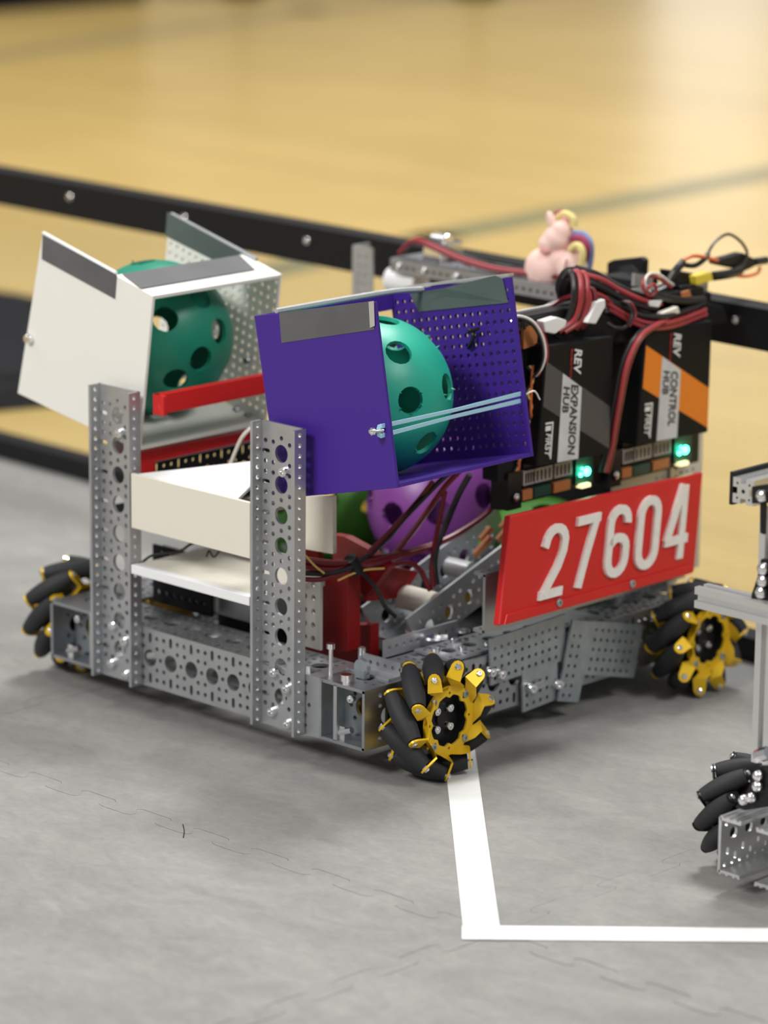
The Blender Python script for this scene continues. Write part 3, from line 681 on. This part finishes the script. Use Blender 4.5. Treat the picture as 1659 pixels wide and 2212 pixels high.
for ch, u0, v0, v1 in (('2', .165, .165, .865), ('7', .325, .150, .835), ('6', .487, .125, .835), ('0', .645, .105, .835), ('4', .800, .075, .815)):
    o0 = uv(u0, v1); eu = (uv(u0 + .1, v1) - o0).normalized(); ev = (uv(u0, v0) - o0); sv = ev.length / 62.0; ev.normalize()
    mt = basis(o0 + eu * 1.5, eu * .98, ev * sv, pn)
    MB().mesh(digit_mb(ch).build('tmp', digit).data if False else None, mt) if False else None
    d_ = digit_mb(ch); d2 = MB(); d2.add([mt @ Vector(v) for v in d_.v], d_.f)
    d2.build('digit', digit, npl, bev=.0)
for u, v in ((.28, .93), (.655, .94)): MB().screw(uv(u, v) + pn * 1.5, pn, 3.2, 2).build('screw', zinc, npl, True)

# electronics: perforated back plate, two hubs
bpl = part(MB().mesh(plate2d([(0, 96), (0, 250), (250, 250), (250, 0), (135, 0), (135, 96)], [circ(6 + 8 * i, 6 + 8 * j, 1.8, 8) for i in range(23, 30) for j in range(31)], 2.5), basis((-40, 195, 84), Y3, Z3, X3)), 'electronics_plate', plateal)
def hub(y0, y1, yb0, yb1, zt, zb, name, band_m, lines, label):
    cs_ = MB().poly([(-8, y0, zt), (-8, y1, zt - 3), (-8, yb1, zb - 3), (-8, yb0, zb)], (-30, 0, 0)).build(name, hubcase, rb, bev=1.5); cs_['label'] = label
    MB().box((-38, y0 - 6, zb - 32), (-24, y1 + 8, zt + 22)).build('circuit_tray', black, cs_, bev=1)
    def F(u, v, x=-7.9):      # u: 0..1 across (y), v: 0..1 downwards
        a = Vector((x, y0, zt)).lerp(Vector((x, y1, zt - 3)), u); b = Vector((x, yb0, zb)).lerp(Vector((x, yb1, zb - 3)), u); return a.lerp(b, v)
    MB().poly([F(.02, .13), F(.985, .60), F(.985, .955), F(.02, .50)], (.12, 0, 0)).build('colour_band', band_m, cs_)
    MB().poly([F(.27, .25), F(.555, .395), F(.555, .99), F(.27, .99)], (.25, 0, 0)).build('name_strip', paper, cs_)
    fy = (F(1, .5) - F(0, .5)).length; fz = (F(.5, 1) - F(.5, 0)).length
    def txt(body, u, v, length, height, m, sh=.25, off=0.0, nm='lettering'):
        me = text_mesh(body, 10, sh, off); xs = [q.co.x for q in me.vertices]; ys = [q.co.y for q in me.vertices]
        w_ = max(xs) - min(xs); h_ = max(ys) - min(ys); x0 = min(xs); yy = min(ys)
        o0 = F(u, v, -7.5); ez = (F(u, v + .1, -7.5) - o0).normalized()
        mt = basis(o0, ez * (length / w_), Vector((0, 1, 0)) * (height / h_), (1, 0, 0)) @ Matrix.Translation((-x0, -yy, 0))
        MB().mesh(me, mt).build(nm, m, cs_)
    for body, u, v, ln, hg in lines: txt(body, u, v, ln * fz, hg * fy, inkk, .25, .28)
    txt('REV', .42, .06, .225 * fz, .105 * fy, inkw, .3, .25)
    txt('ROBOTICS', .365, .06, .24 * fz, .025 * fy, inkr, 0, .1)
    txt('FIRST', .085, .73, .20 * fz, .075 * fy, inkw, .3, .15)
    lb = MB(); q = [F(.07, .64), F(.18, .64), F(.18, .95), F(.165, .95), F(.165, .655), F(.07, .655)]
    lb.poly(q, (.3, 0, 0)); lb.poly([F(.075, .67), F(.15, .67), F(.15, .71), F(.075, .71)], (.3, 0, 0)); lb.build('logo', inkw, cs_)
    # row of ports below the case
    L_ = y1 - y0; zz = zb - 26
    for i, (wd, m_) in enumerate(((.17, portg), (.27, portg), (.27, portg))):
        ys = yb0 - 2 + L_ * (.0 + .17 * (i > 0) + .29 * (i > 1)); MB().box((-24, ys, zz + 9), (-20, ys + L_ * wd - 1, zb - 5)).build('port', m_, cs_, bev=.4)
        pn_ = MB()
        for k in range(4): pn_.box((-20.3, ys + 2 + k * L_ * wd / 4.6, zz + 11), (-19.6, ys + 3.4 + k * L_ * wd / 4.6, zb - 7))
        pn_.build('port_slots', black, cs_)
        MB().box((-24, ys, zz - 3), (-20.6, ys + L_ * wd - 2, zz + 5)).build('port_label', (pcbo, pcbg, pcbo)[i], cs_)
    ys = yb0 + L_ * .78; MB().box((-24, ys, zz - 2), (-22, ys + L_ * .26, zb - 4)).build('circuit_board', pcbg, cs_)
    q = Vector((-19, ys + 10, zz + 9)); lo = MB()
    lo.ell(q, (2.5, 3.6, 3.6), 12, 8); lo.ell(q + Vector((0, -7.5, -1.5)), (1.5, 2, 2), 10, 6); lo.ell(q + Vector((0, -6, 3)), (1, 1.3, 1.3), 8, 6); lo.build('status_led', led, cs_, True)
    MB().box((-24, ys + 3, zz - 4), (-18, ys + 14, zz - 1)).build('status_led', ledw, cs_)
    MB().box((-38, yb0 - 20, zb - 34), (-20, yb0 - 4, zb - 4)).screw((-20, yb0 - 12, zb - 24), X3, 3.8, 2).build('mount_ear', black, cs_)
    MB().screw((-19.8, yb0 - 12, zb - 24), X3, 3.4, 2.4).build('screw', steel, cs_, True)
    return cs_
hub(208, 289, 200, 288, 311, 215, 'expansion_hub', greyl, (('EXPANSION', .40, .355, .60, .105), ('HUB', .29, .36, .225, .09)), 'black hub case with grey band reading EXPANSION HUB')
hub(329, 414, 321, 413, 307, 213, 'control_hub', orange, (('CONTROL', .41, .40, .475, .105), ('HUB', .30, .375, .215, .09)), 'black hub case with orange band reading CONTROL HUB')
# white perforated strip and pcb right of the purple box
part(MB().box((-40, 170, 322), (-20, 186, 340)).screw((-20, 178, 331), X3, 4.5, 3), 'mount_ear', black, bev=.5)
part(MB().screw((-19.6, 178, 331), X3, 4.0, 3.5), 'screw', steel, True)
part(MB().poly([(-20.0, 195.0, 327.5), (-20.0, 211.4, 323.8), (-20.0, 210.7, 309.6), (-20.0, 195.0, 308.4)], (-3, 0, 0)), 'circuit_board', pcbo)
part(MB().box((-36, 182, 292), (-24, 190, 312)), 'connector', wred)
part(MB().box((-40, 172, 205), (-24, 200, 318)), 'side_cover', blackm)
b_ = MB()
for i in range(6): b_.box((-20, 182 + i * 3.1, 324 + (i % 2) * 2), (-19, 184 + i * 3.1, 336 - (i % 3) * 3))
part(b_, 'header_pins', inkk)

# ---- wiring
def wires(nm, pts, m, r=1.7): return part(MB().tube(pts, r, 7), nm, m, True)
def multi(nm, lst, m):
    b_ = MB()
    for pts, r in lst: b_.tube(pts, r, 7)
    return part(b_, nm, m, True)
def off(pts, d): return [Vector(q) + Vector(d) for q in pts]
wA = [(-30.0, 261.4, 355.2), (-22.0, 257.6, 361.6), (-16.0, 255.8, 357.8), (-12.0, 252.6, 347.6), (-14.0, 253.1, 335.5), (-18.0, 250.4, 323.8), (-22.0, 237.5, 316.4)]
wB = [(-24.0, 267.1, 346.4), (-18.0, 266.9, 345.8), (-14.0, 264.7, 338.4), (-14.0, 260.6, 327.1), (-20.0, 256.8, 316.3)]
wires('power_cable', wA, wred, 2.8); wires('power_cable', wB, wred, 2.6); wires('power_cable', off(wA, (-3, -4.5, 0)), wblack, 2.6); wires('power_cable', off(wA, (2, 5.5, -1)), wred, 2.3)
wires('power_cable', off(wB, (-2, -4.5, -1)), wblack, 2.4); wires('power_cable', off(wB, (2, 5, 0)), wdred, 2.2)
wC = [(-34.0, 272.2, 352.7), (-26.0, 288.5, 346.9), (-22.0, 306.9, 336.5), (-18.0, 328.3, 326.8), (-20.0, 356.0, 319.1)]
wires('power_cable', wC, wblack, 3.0); wires('power_cable', off(wC, (2, 3, 4)), wred, 2.2); wires('power_cable', off(wC, (-2, 5, -5)), wblack, 2.8); wires('power_cable', off(wC, (3, 0, -8)), wred, 2.0); wires('power_cable', off(wC, (-6, 6, 7)), wblack, 2.6)
wires('power_cable', off(wC, (4, -2, -12)), wdred, 2.0)
wD = [(-20.0, 295.0, 331.5), (-14.0, 313.5, 320.2), (-8.0, 328.5, 313.4), (-6.0, 349.4, 310.5), (-10.0, 380.8, 310.4), (-14.0, 411.9, 312.4)]
wires('power_cable', wD, wred, 2.0); wires('power_cable', off(wD, (0, 1, -4)), wred, 1.8); wires('power_cable', off(wD, (-2, 0, 5)), wblack, 2.4)
wE = [(-8.0, 354.7, 311.1), (-2.0, 335.2, 311.5), (0.0, 315.2, 306.9), (0.0, 304.1, 297.1), (0.0, 295.1, 280.3), (-2.0, 291.5, 257.9), (-6.0, 291.3, 236.5), (-10.0, 292.2, 216.7), (-14.0, 290.2, 195.4)]
wires('power_cable', wE, wred, 2.0); wires('power_cable', off(wE, (-1, 4, -1)), wdred, 1.9); wires('power_cable', off(wE, (-3, -3, 0)), wblack, 1.6)
wF = [(-24.0, 180.5, 333.9), (-18.0, 187.2, 335.7), (-12.0, 196.8, 330.6), (-10.0, 205.7, 317.9), (-8.0, 207.1, 304.5), (-10.0, 205.4, 293.4), (-14.0, 202.5, 286.9)]
wires('signal_cable', wF, wwhite, 1.3); wires('signal_cable', off(wF, (0, -2.6, -1)), wblack, 1.1); wires('signal_cable', off(wF[2:], (0, 2.6, -.5)), wred, 1.1)
wG = [(-20.0, 202.5, 294.1), (-18.0, 204.9, 283.8), (-18.0, 198.7, 272.8), (-18.0, 204.5, 259.0), (-20.0, 201.7, 246.1), (-20.0, 195.7, 226.6), (-24.0, 190.9, 206.2), (-30.0, 190.6, 182.7)]
wires('signal_cable', wG, wyel, 1.2); wH = [Vector(q) + Vector((1, 3.0 * (-1) ** i, 0)) for i, q in enumerate(wG)]; wires('signal_cable', wH, worg, 1.1); wI = [Vector(q) + Vector((0, -3.0 * (-1) ** i, 0)) for i, q in enumerate(wG)]; wires('signal_cable', wI, wblack, 1.2)
wJ = [(-22.0, 307.1, 331.2), (-12.0, 309.5, 331.1), (-8.0, 311.4, 322.0), (-8.0, 303.8, 313.3), (-10.0, 292.5, 313.7), (-16.0, 290.3, 316.9)]
wires('signal_cable', wJ, wblack, 1.5); wires('signal_cable', off(wJ[:4], (1, 3, 0)), wdred, 1.3)
# black sleeve, connectors and white tape wraps on the cable bunch
part(MB().tube([(-50.0, 278.3, 335.6), (-45.0, 270.0, 346.6), (-40.0, 271.8, 354.9), (-36.0, 284.1, 351.7)], 7, 8), 'cable_sleeve', blackm, True)
part(MB().poly([(-46.0, 239.7, 322.4), (-46.0, 278.4, 328.6), (-46.0, 336.3, 305.9), (-46.0, 333.8, 294.8), (-46.0, 256.9, 302.2), (-46.0, 234.5, 311.9)], (24, 0, 0)), 'connector_block', blackm, bev=1.5)
part(MB().poly([(-14.0, 211.0, 329.1), (-14.0, 227.4, 330.3), (-14.0, 239.6, 326.1), (-14.0, 237.5, 321.2), (-14.0, 225.6, 316.9), (-14.0, 213.5, 320.0)], (-8, 0, 0)), 'white_connector', whitep, bev=1.2)
part(MB().poly([(-8.0, 267.3, 338.2), (-8.0, 277.9, 339.0), (-8.0, 278.7, 333.0), (-8.0, 267.3, 320.3), (-8.0, 256.1, 322.6), (-8.0, 261.4, 330.0)], (-5, 0, 0)), 'white_tape_flag', whitep, bev=1)
part(MB().poly([(-8.0, 348.6, 318.7), (-8.0, 369.5, 321.3), (-8.0, 372.2, 315.7), (-8.0, 351.2, 310.8)], (-6, 0, 0)), 'white_tape_flag', cream, bev=1)
part(MB().poly([(-14.0, 337.9, 329.1), (-14.0, 356.6, 327.5), (-14.0, 352.2, 322.0), (-14.0, 340.4, 324.3)], (-4, 0, 0)), 'white_tape_flag', whitep, bev=.6)
part(MB().box((-70, 255, 300), (-30, 440, 322)), 'wiring_tray', blackm, bev=2)
part(MB().poly([(-46.0, 335.4, 328.9), (-46.0, 382.2, 326.8), (-46.0, 449.2, 308.7), (-46.0, 456.0, 294.0), (-46.0, 377.4, 300.5), (-46.0, 330.3, 310.5)], (22, 0, 0)), 'connector_block', blackm, bev=2)
# camera/port housing
part(MB().poly([(-123.6, 415.0, 336.8), (-118.1, 415.0, 339.9), (-86.0, 415.0, 346.7), (-81.9, 415.0, 344.5), (-82.2, 415.0, 324.9), (-123.5, 415.0, 317.1)], (0, 5, 0)), 'port_flange', black, bev=1)
part(MB().poly([(-99.2, 400.0, 338.6), (-83.3, 400.0, 343.0), (-79.7, 400.0, 327.1), (-98.7, 400.0, 323.8)], (14, -6, -5)).box((-92, 372, 318), (-58, 404, 336)), 'port_housing', black, bev=1.2)
part(MB().poly([(-40.0, 351.9, 346.7), (-40.0, 375.6, 340.7), (-40.0, 373.6, 331.8), (-40.0, 351.2, 336.1)], (-3, 0, 0)), 'port_face', portg)
wires('power_cable', [(-36.0, 364.3, 326.6), (-34.0, 385.3, 331.1), (-36.0, 405.4, 334.5), (-38.0, 426.3, 325.5), (-40.0, 447.5, 315.6)], wblack, 2.6)
wires('power_cable', [(-34.0, 324.2, 328.2), (-32.0, 347.8, 329.2), (-28.0, 372.7, 319.0), (-26.0, 406.2, 311.8), (-28.0, 432.9, 311.3)], wblack, 2.4)
wires('power_cable', [(-36.0, 329.2, 332.5), (-30.0, 348.4, 327.1), (-26.0, 376.3, 315.7), (-24.0, 409.9, 310.1)], wdred, 1.8)
wires('power_cable', [(-36.0, 228.5, 319.7), (-40.0, 243.7, 329.4), (-40.0, 257.4, 335.1), (-38.0, 270.1, 338.2)], wdred, 2.0)
wires('power_cable', [(-40.0, 227.4, 321.1), (-44.0, 245.5, 330.1), (-44.0, 264.8, 334.4), (-40.0, 276.8, 340.1)], wblack, 2.6)
# right-hand wiring: coil, sleeve, yellow connector, black plug
wK = [(-24.0, 379.0, 333.2), (-20.0, 356.1, 345.0), (-18.0, 340.7, 347.9), (-16.0, 332.8, 341.6), (-16.0, 341.3, 333.0), (-14.0, 348.0, 336.2), (-14.0, 344.3, 341.9), (-14.0, 337.4, 339.7)]
wires('signal_cable', wK, wred, 1.4); wires('signal_cable', off(wK[:5], (0, 2.5, 2)), wwhite, 1.2)
wires('cable_sleeve', [(-18.0, 342.4, 334.8), (-16.0, 363.7, 327.8), (-16.0, 387.5, 322.5), (-18.0, 414.0, 319.7)], wblack, 3.6)
part(MB().poly([(-26.0, 393.3, 332.7), (-26.0, 414.9, 331.6), (-26.0, 419.0, 321.0), (-26.0, 396.8, 323.1)], (-14, 0, 0)), 'connector_block', black, bev=1.2)
part(MB().poly([(-11.0, 377.5, 331.4), (-11.0, 386.9, 332.1), (-11.0, 389.5, 326.8), (-11.0, 378.8, 327.4)], (-2, 0, 0)), 'port_label', pcbo)
part(MB().poly([(-32.0, 391.2, 344.9), (-32.0, 418.3, 339.6), (-32.0, 420.0, 329.8), (-32.0, 395.9, 331.6)], (-16, 0, 0)), 'switch_body', black, bev=1.5)
wires('cable_sleeve', [(-28.0, 382.4, 339.2), (-26.0, 386.8, 346.5), (-26.0, 396.0, 352.3)], wblack, 3.4)
wires('cable_sleeve', [(-26.0, 394.9, 350.2), (-24.0, 408.1, 348.1), (-26.0, 423.6, 351.4), (-30.0, 433.2, 354.3)], wblack, 2.2)
wires('power_cable', [(-26.0, 395.9, 353.9), (-24.0, 404.7, 356.5), (-26.0, 422.3, 353.4), (-30.0, 445.7, 347.1)], worg, 1.6)
part(MB().poly([(-26.0, 411.6, 338.9), (-26.0, 433.8, 339.3), (-26.0, 436.6, 332.0), (-26.0, 413.8, 330.2)], (-8, 0, 0)), 'yellow_connector', xt, bev=1)
wires('cable_sleeve', [(-28.0, 437.7, 335.1), (-28.0, 451.2, 334.6), (-30.0, 467.2, 334.0), (-32.0, 479.5, 335.3)], wblack, 4.0)
part(MB().poly([(-34.0, 450.1, 346.4), (-34.0, 469.1, 347.3), (-34.0, 485.1, 348.5), (-34.0, 502.9, 340.9), (-34.0, 507.0, 335.7), (-34.0, 489.7, 332.3), (-34.0, 466.5, 338.2), (-34.0, 450.9, 342.4)], (-10, 0, 0)), 'power_plug', black, bev=1.5)
wires('cable_sleeve', [(-36.0, 503.1, 338.3), (-36.0, 512.5, 338.0), (-36.0, 519.5, 337.9)], wblack, 3.4)
wires('power_cable', [(-30.0, 464.8, 332.7), (-30.0, 483.5, 329.2), (-32.0, 502.3, 329.5), (-34.0, 508.4, 333.2)], worg, 1.5)
wires('power_cable', [(-30.0, 430.3, 352.0), (-34.0, 446.9, 362.3), (-36.0, 465.7, 366.1), (-36.0, 480.8, 359.7), (-34.0, 488.7, 350.5), (-32.0, 486.6, 343.1), (-30.0, 474.5, 335.4), (-30.0, 461.7, 333.1)], wblack, 1.3)

# wiring in front of the balls
lw = []
wires('cable_bundle', [(-84.0, 17.8, 158.0), (-80.0, 38.9, 153.1), (-76.0, 64.9, 149.5), (-74.0, 91.7, 148.7), (-74.0, 123.1, 148.2), (-74.0, 160.3, 149.1), (-70.0, 188.3, 157.0), (-64.0, 208.8, 169.0), (-54.0, 207.2, 187.0)], wdred, 2.6)
wires('cable_bundle', [(-82.0, 15.8, 154.0), (-78.0, 42.0, 148.1), (-75.0, 63.9, 147.6), (-72.0, 90.7, 146.3), (-72.0, 115.7, 146.9), (-72.0, 150.2, 147.5)], wdred, 2.2)
wires('cable_bundle', [(-82.0, 15.9, 144.1), (-78.0, 34.5, 142.1), (-76.0, 64.9, 146.5), (-76.0, 83.3, 155.8), (-80.0, 113.3, 168.4), (-80.0, 139.4, 184.5), (-70.0, 147.0, 201.8)], wdred, 2.0)
wires('cable_bundle', [(-83.0, 16.8, 148.9), (-78.0, 39.5, 145.6), (-74.0, 62.9, 148.7), (-78.0, 100.9, 159.7), (-80.0, 130.0, 176.7), (-70.0, 155.0, 200.5), (-60.0, 162.8, 212.1)], wblack, 2.2)
wires('cable_bundle', [(-76.0, 109.4, 147.3), (-78.0, 132.3, 161.6), (-78.0, 153.3, 178.7), (-70.0, 161.6, 195.6), (-60.0, 168.2, 209.4)], wdred, 2.4)
wires('cable_bundle', [(-60.0, 179.1, 203.8), (-70.0, 176.8, 185.5), (-72.0, 165.9, 164.4), (-70.0, 153.9, 149.9), (-66.0, 145.6, 137.0), (-64.0, 146.4, 119.4)], wblack, 2.6)
wires('cable_bundle', [(-72.0, 163.8, 191.1), (-72.0, 156.8, 166.0), (-70.0, 149.6, 148.7), (-66.0, 142.5, 131.9), (-64.0, 142.7, 117.9)], wdred, 2.0)
wires('cable_bundle', [(-78.0, 66.9, 147.2), (-74.0, 81.5, 132.3), (-70.0, 86.8, 122.7), (-66.0, 90.1, 111.7), (-62.0, 98.1, 102.7)], wblack, 1.8)
wires('cable_bundle', [(-80.0, 69.0, 146.5), (-76.0, 99.1, 141.0), (-74.0, 123.2, 139.2), (-72.0, 136.1, 131.2), (-68.0, 139.5, 120.0), (-66.0, 141.7, 115.0)], wdred, 2.2)
wires('signal_cable', [(-78.0, 14.3, 164.2), (-76.0, 22.3, 155.1), (-76.0, 32.4, 147.3)], wyel, .9)
wires('signal_cable', [(-76.0, 47.7, 138.6), (-74.0, 60.9, 141.7), (-72.0, 74.2, 143.0), (-72.0, 94.9, 140.3)], wyel, .9)
wires('cable_bundle', [(-86.0, 19.8, 159.5), (-84.0, 50.5, 151.3), (-82.0, 70.0, 148.2)], wred, 1.8)
part(MB().cyl((-76.0, 60.7, 153.9), (-76.0, 69.1, 142.0), 5.5, 10), 'zip_tie', black, True)
part(MB().tube([(-50.0, 204.4, 210.8), (-50.0, 203.7, 192.1), (-50.0, 199.8, 173.8)], 5, 8), 'cable_sleeve', blackm, True)
part(MB().poly([(-46.0, 200.9, 215.8), (-46.0, 226.2, 213.7), (-46.0, 221.8, 174.6), (-46.0, 198.6, 178.5)], (-8, 0, 0)), 'side_cover', blackm)

# rear structure: low channel across the back, left post, top motor
part(channel((-340, 402, 318), X3, Y3, Z3, 216, low=True), 'rear_beam', alud)
part(MB().mesh(plate2d(rect(0, 0, 22, 247), [circ(6 + 8.5 * i, 6 + 8 * j, 1.9) for i in range(2) for j in range(30)], 2.2), basis((-386, 381, 76), X3, Z3, -Y3)).box((-388.5, 380, 76), (-386, 400, 323)), 'rear_post', alu)
part(channel((-60, 400, 76), Z3, X3, -Y3, 236, low=True), 'rear_post', alud)
part(MB().cyl((-352, 392, 296), (-316, 392, 296), 11, 18), 'rear_motor', whitep, True)
part(MB().box((-318, 396, 319), (-296, 424, 333)).cyl((-318, 410, 333), (-300, 410, 333), 7, 12), 'latch_servo', steel, bev=1)
for x_, z_ in ((-288, 221), (-106, 207)): part(MB().box((x_, 0, z_ - 11), (x_ + 4, 18, z_)), 'box_arm', alud)
screws([(-330, 378, 312), (-300, 378, 312), (-262, 378, 312)], steel, rb, -Y3, 3, 2)
wR = [(-338, 388, 322), (-325, 392, 334), (-300, 386, 334), (-262, 384, 327), (-225, 386, 323), (-190, 392, 323), (-160, 398, 324)]
wires('signal_cable', wR, wred, 2.2); wires('signal_cable', off(wR, (0, 5, 1)), wblack, 2.0); wires('signal_cable', off(wR, (2, -4, -1)), wdred, 1.8)

# pink plush riding on the rear beam
pl = empty('plush_toy', (-165, 402, 319)); tag(pl, 'small pink plush animal with rainbow yarn tail sitting on the rear beam', 'plush toy')
P0 = Vector((-165, 402, 319))
def rel(q): return Vector(q) - P0
bm_ = MB()
for q, r in (((-179.0, 400.0, 326.8), (19, 16, 18)), ((-146.2, 398.0, 331.2), (13, 14, 16)), ((-168.7, 404.0, 335.5), (18, 14, 15)), ((-165.7, 400.0, 354.2), (14, 12, 11)), ((-171.2, 394.0, 349.1), (9, 8, 8)),
             ((-160.7, 400.0, 360.7), (10, 9, 10))): bm_.ell(rel(q), r, 20, 14)
o = bm_.build('body', pink, pl, True)
md = o.modifiers.new('r', 'REMESH'); md.mode = 'VOXEL'; md.voxel_size = .0016; md.use_smooth_shade = True
md2 = o.modifiers.new('s', 'SMOOTH'); md2.iterations = 6
b_ = MB(); b_.ell(rel((-171.1, 398.0, 368.4)), (4.5, 3, 9), 10, 8, Euler((0, -.5, 0)).to_matrix().to_4x4()); b_.build('ear', pink, pl, True)
b_ = MB(); b_.ell(rel((-159.1, 402.0, 370.9)), (4.5, 3, 8), 10, 8, Euler((0, .3, 0)).to_matrix().to_4x4()); b_.build('ear', pinkd, pl, True)
b_ = MB(); b_.ell(rel((-170.7, 390.0, 345.6)), (6, 4, 5), 10, 8); b_.build('muzzle', pinkd, pl, True)
b_ = MB(); b_.tube([rel((-141.0, 384.0, 341.4)), rel((-142.5, 382.0, 329.7)), rel((-147.1, 384.0, 320.2))], .7, 5); b_.build('leg_crease', wdred, pl, True)
for m_, pts in ((mblue, [(-151.2, 404.0, 359.4), (-141.6, 406.0, 359.2), (-134.7, 406.0, 351.4), (-134.8, 406.0, 337.6), (-137.6, 406.0, 327.4)]), (mmar, [(-149.7, 400.0, 356.1), (-138.4, 400.0, 357.1), (-133.1, 400.0, 350.3), (-135.9, 400.0, 340.2)]),
                (myel, [(-144.5, 392.0, 347.9), (-136.5, 392.0, 352.8), (-131.2, 392.0, 347.6), (-131.9, 392.0, 336.9)]), (myel, [(-167.9, 402.0, 371.4), (-159.2, 402.0, 375.6), (-150.9, 402.0, 372.7), (-149.7, 402.0, 365.8)]), (mmar, [(-174.3, 404.0, 369.7), (-167.2, 404.0, 375.2), (-157.8, 404.0, 373.2)])):
    MB().tube([rel(q) for q in pts], 3.2, 7).build('yarn_tuft', m_, pl, True)

# ---------------------------------------------------------------- second robot, only its near corner in frame
r2 = empty('second_robot', (-16, 19, -8)); tag(r2, 'silver extrusion robot with black wheels cut off by the right edge', 'robot')
def part2(b_, name, m, smooth=False, bev=0.0): return b_.build(name, m, r2, smooth, bev=bev)
def cchan(x0, x1, y0, y1):           # C section rail along y, web at x0, lips at x1
    b_ = MB(); me = plate2d(rect(0, -20, y1 - y0, 20), [circ(14 + 17 * i, 6, 4.2, 16) for i in range(6)] + [circ(6 + 8.5 * i, 14, 1.6) for i in range(12)] + [slot(8 + 8.5 * i, -6 - 5 * (i % 2), 3, 5.5) for i in range(12)] + [circ(5 + 8.5 * i, -15.5, 1.5) for i in range(6)], 2.2)
    b_.mesh(me, basis((x0, y0, 48), Y3, Z3, X3))
    s_ = 1 if x1 > x0 else -1
    for z in (28, 66):
        b_.box((min(x0, x1), y0, z), (max(x0, x1), y1, z + 2))
        for q in (0.0, .33, .66, .9):
            a_ = x0 + (x1 - x0) * q; b_.box((min(a_, a_ + 2.2 * s_), y0, z - 1.0 if z < 40 else z + 2), (max(a_, a_ + 2.2 * s_), y1, z if z < 40 else z + 3.2))
    return b_
part2(cchan(359, 377, -20, 220), 'side_rail', extr)
part2(cchan(410, 392, -22, 220), 'inner_rail', extr)
wheel(330, 42, True, -1, math.radians(10), black, r2, None, 52, .75)
def extrusion(a, b_, u, v, s_=15.0):  # slotted square bar between a and b_, u/v unit vectors of the section
    a = Vector(a); b_ = Vector(b_); u = Vector(u); v = Vector(v); h = s_ / 2; g = 2.3; d = 3.8
    prof = [(-h, -h), (-g, -h), (-g, -h + d), (g, -h + d), (g, -h), (h, -h), (h, -g), (h - d, -g), (h - d, g), (h, g), (h, h), (g, h), (g, h - d), (-g, h - d), (-g, h), (-h, h), (-h, g), (-h + d, g), (-h + d, -g), (-h, -g)]
    me = plate2d(prof, [circ(0, 0, 1.6, 10)] + [circ(sx * 5.2, sy * 5.2, 1.0, 6) for sx in (-1, 1) for sy in (-1, 1)], (b_ - a).length)
    return MB().mesh(me, basis((a + b_) / 2, u, v, (b_ - a).normalized()))
part2(extrusion((301, 24, 206.5), (420, 24, 206.5), Y3, Z3), 'cross_extrusion', extr)
part2(extrusion((350, 41, 92), (350, 41, 276), X3, Y3), 'post_extrusion', extr)
part2(extrusion((338, 20, 288), (338, 260, 288), X3, Z3, 18), 'top_extrusion', extr)
part2(MB().poly([(351.2, 12.0, 295.1), (363.6, 12.0, 298.8), (375.5, 12.0, 302.5), (376.2, 12.0, 288.3), (351.7, 12.0, 283.3)], (0, 4, 0)).poly([(357.2, 14.0, 284.6), (361.4, 14.0, 285.3), (361.6, 14.0, 262.9), (358.1, 14.0, 263.5)], (0, 3, 0)), 'corner_bracket', black, bev=.4)
part2(MB().poly([(326, 20, 277), (329, 20, 277), (329, 20, 300), (326, 20, 300)], (0, 200, 0)), 'side_cover', black)
part2(MB().poly([(359.7, 14.0, 245.4), (380.3, 14.0, 249.3), (381.7, 14.0, 218.4), (352.6, 14.0, 215.9), (352.5, 14.0, 218.5), (357.4, 14.0, 233.0)], (0, 4, 0)), 'gusset_bracket', black, bev=.4)
for q in ((362.0, 11.0, 291.0), (364.6, 12.0, 240.0), (364.6, 12.0, 231.6), (363.4, 12.0, 223.2)): part2(MB().lathe(q, -Y3, [(0, 4.4), (3, 4.2), (4.6, 2.4), (4.8, 1.0)], 10), 'screw', steel, True)
part2(MB().poly([(378.7, -6.0, 106.2), (398.2, -6.0, 110.8), (399.4, -6.0, 83.2), (369.0, -6.0, 71.9), (360.2, -6.0, 72.1), (368.6, -6.0, 82.4)], (0, 4, 0)), 'gusset_bracket', black, bev=.4)
for q in ((381.7, -8.0, 100.8), (381.6, -8.0, 93.2), (370.2, -8.0, 80.6), (376.8, -8.0, 83.9)): part2(MB().lathe(q, -Y3, [(0, 3.8), (3, 3.6), (4.4, 2.2), (4.6, 1.0)], 10), 'screw', steel, True)
part2(MB().tube([(366.1, 10.0, 106.3), (370.0, 10.0, 108.8), (375.8, 10.0, 111.5)], 5, 8), 'axle_collar', steel, True)
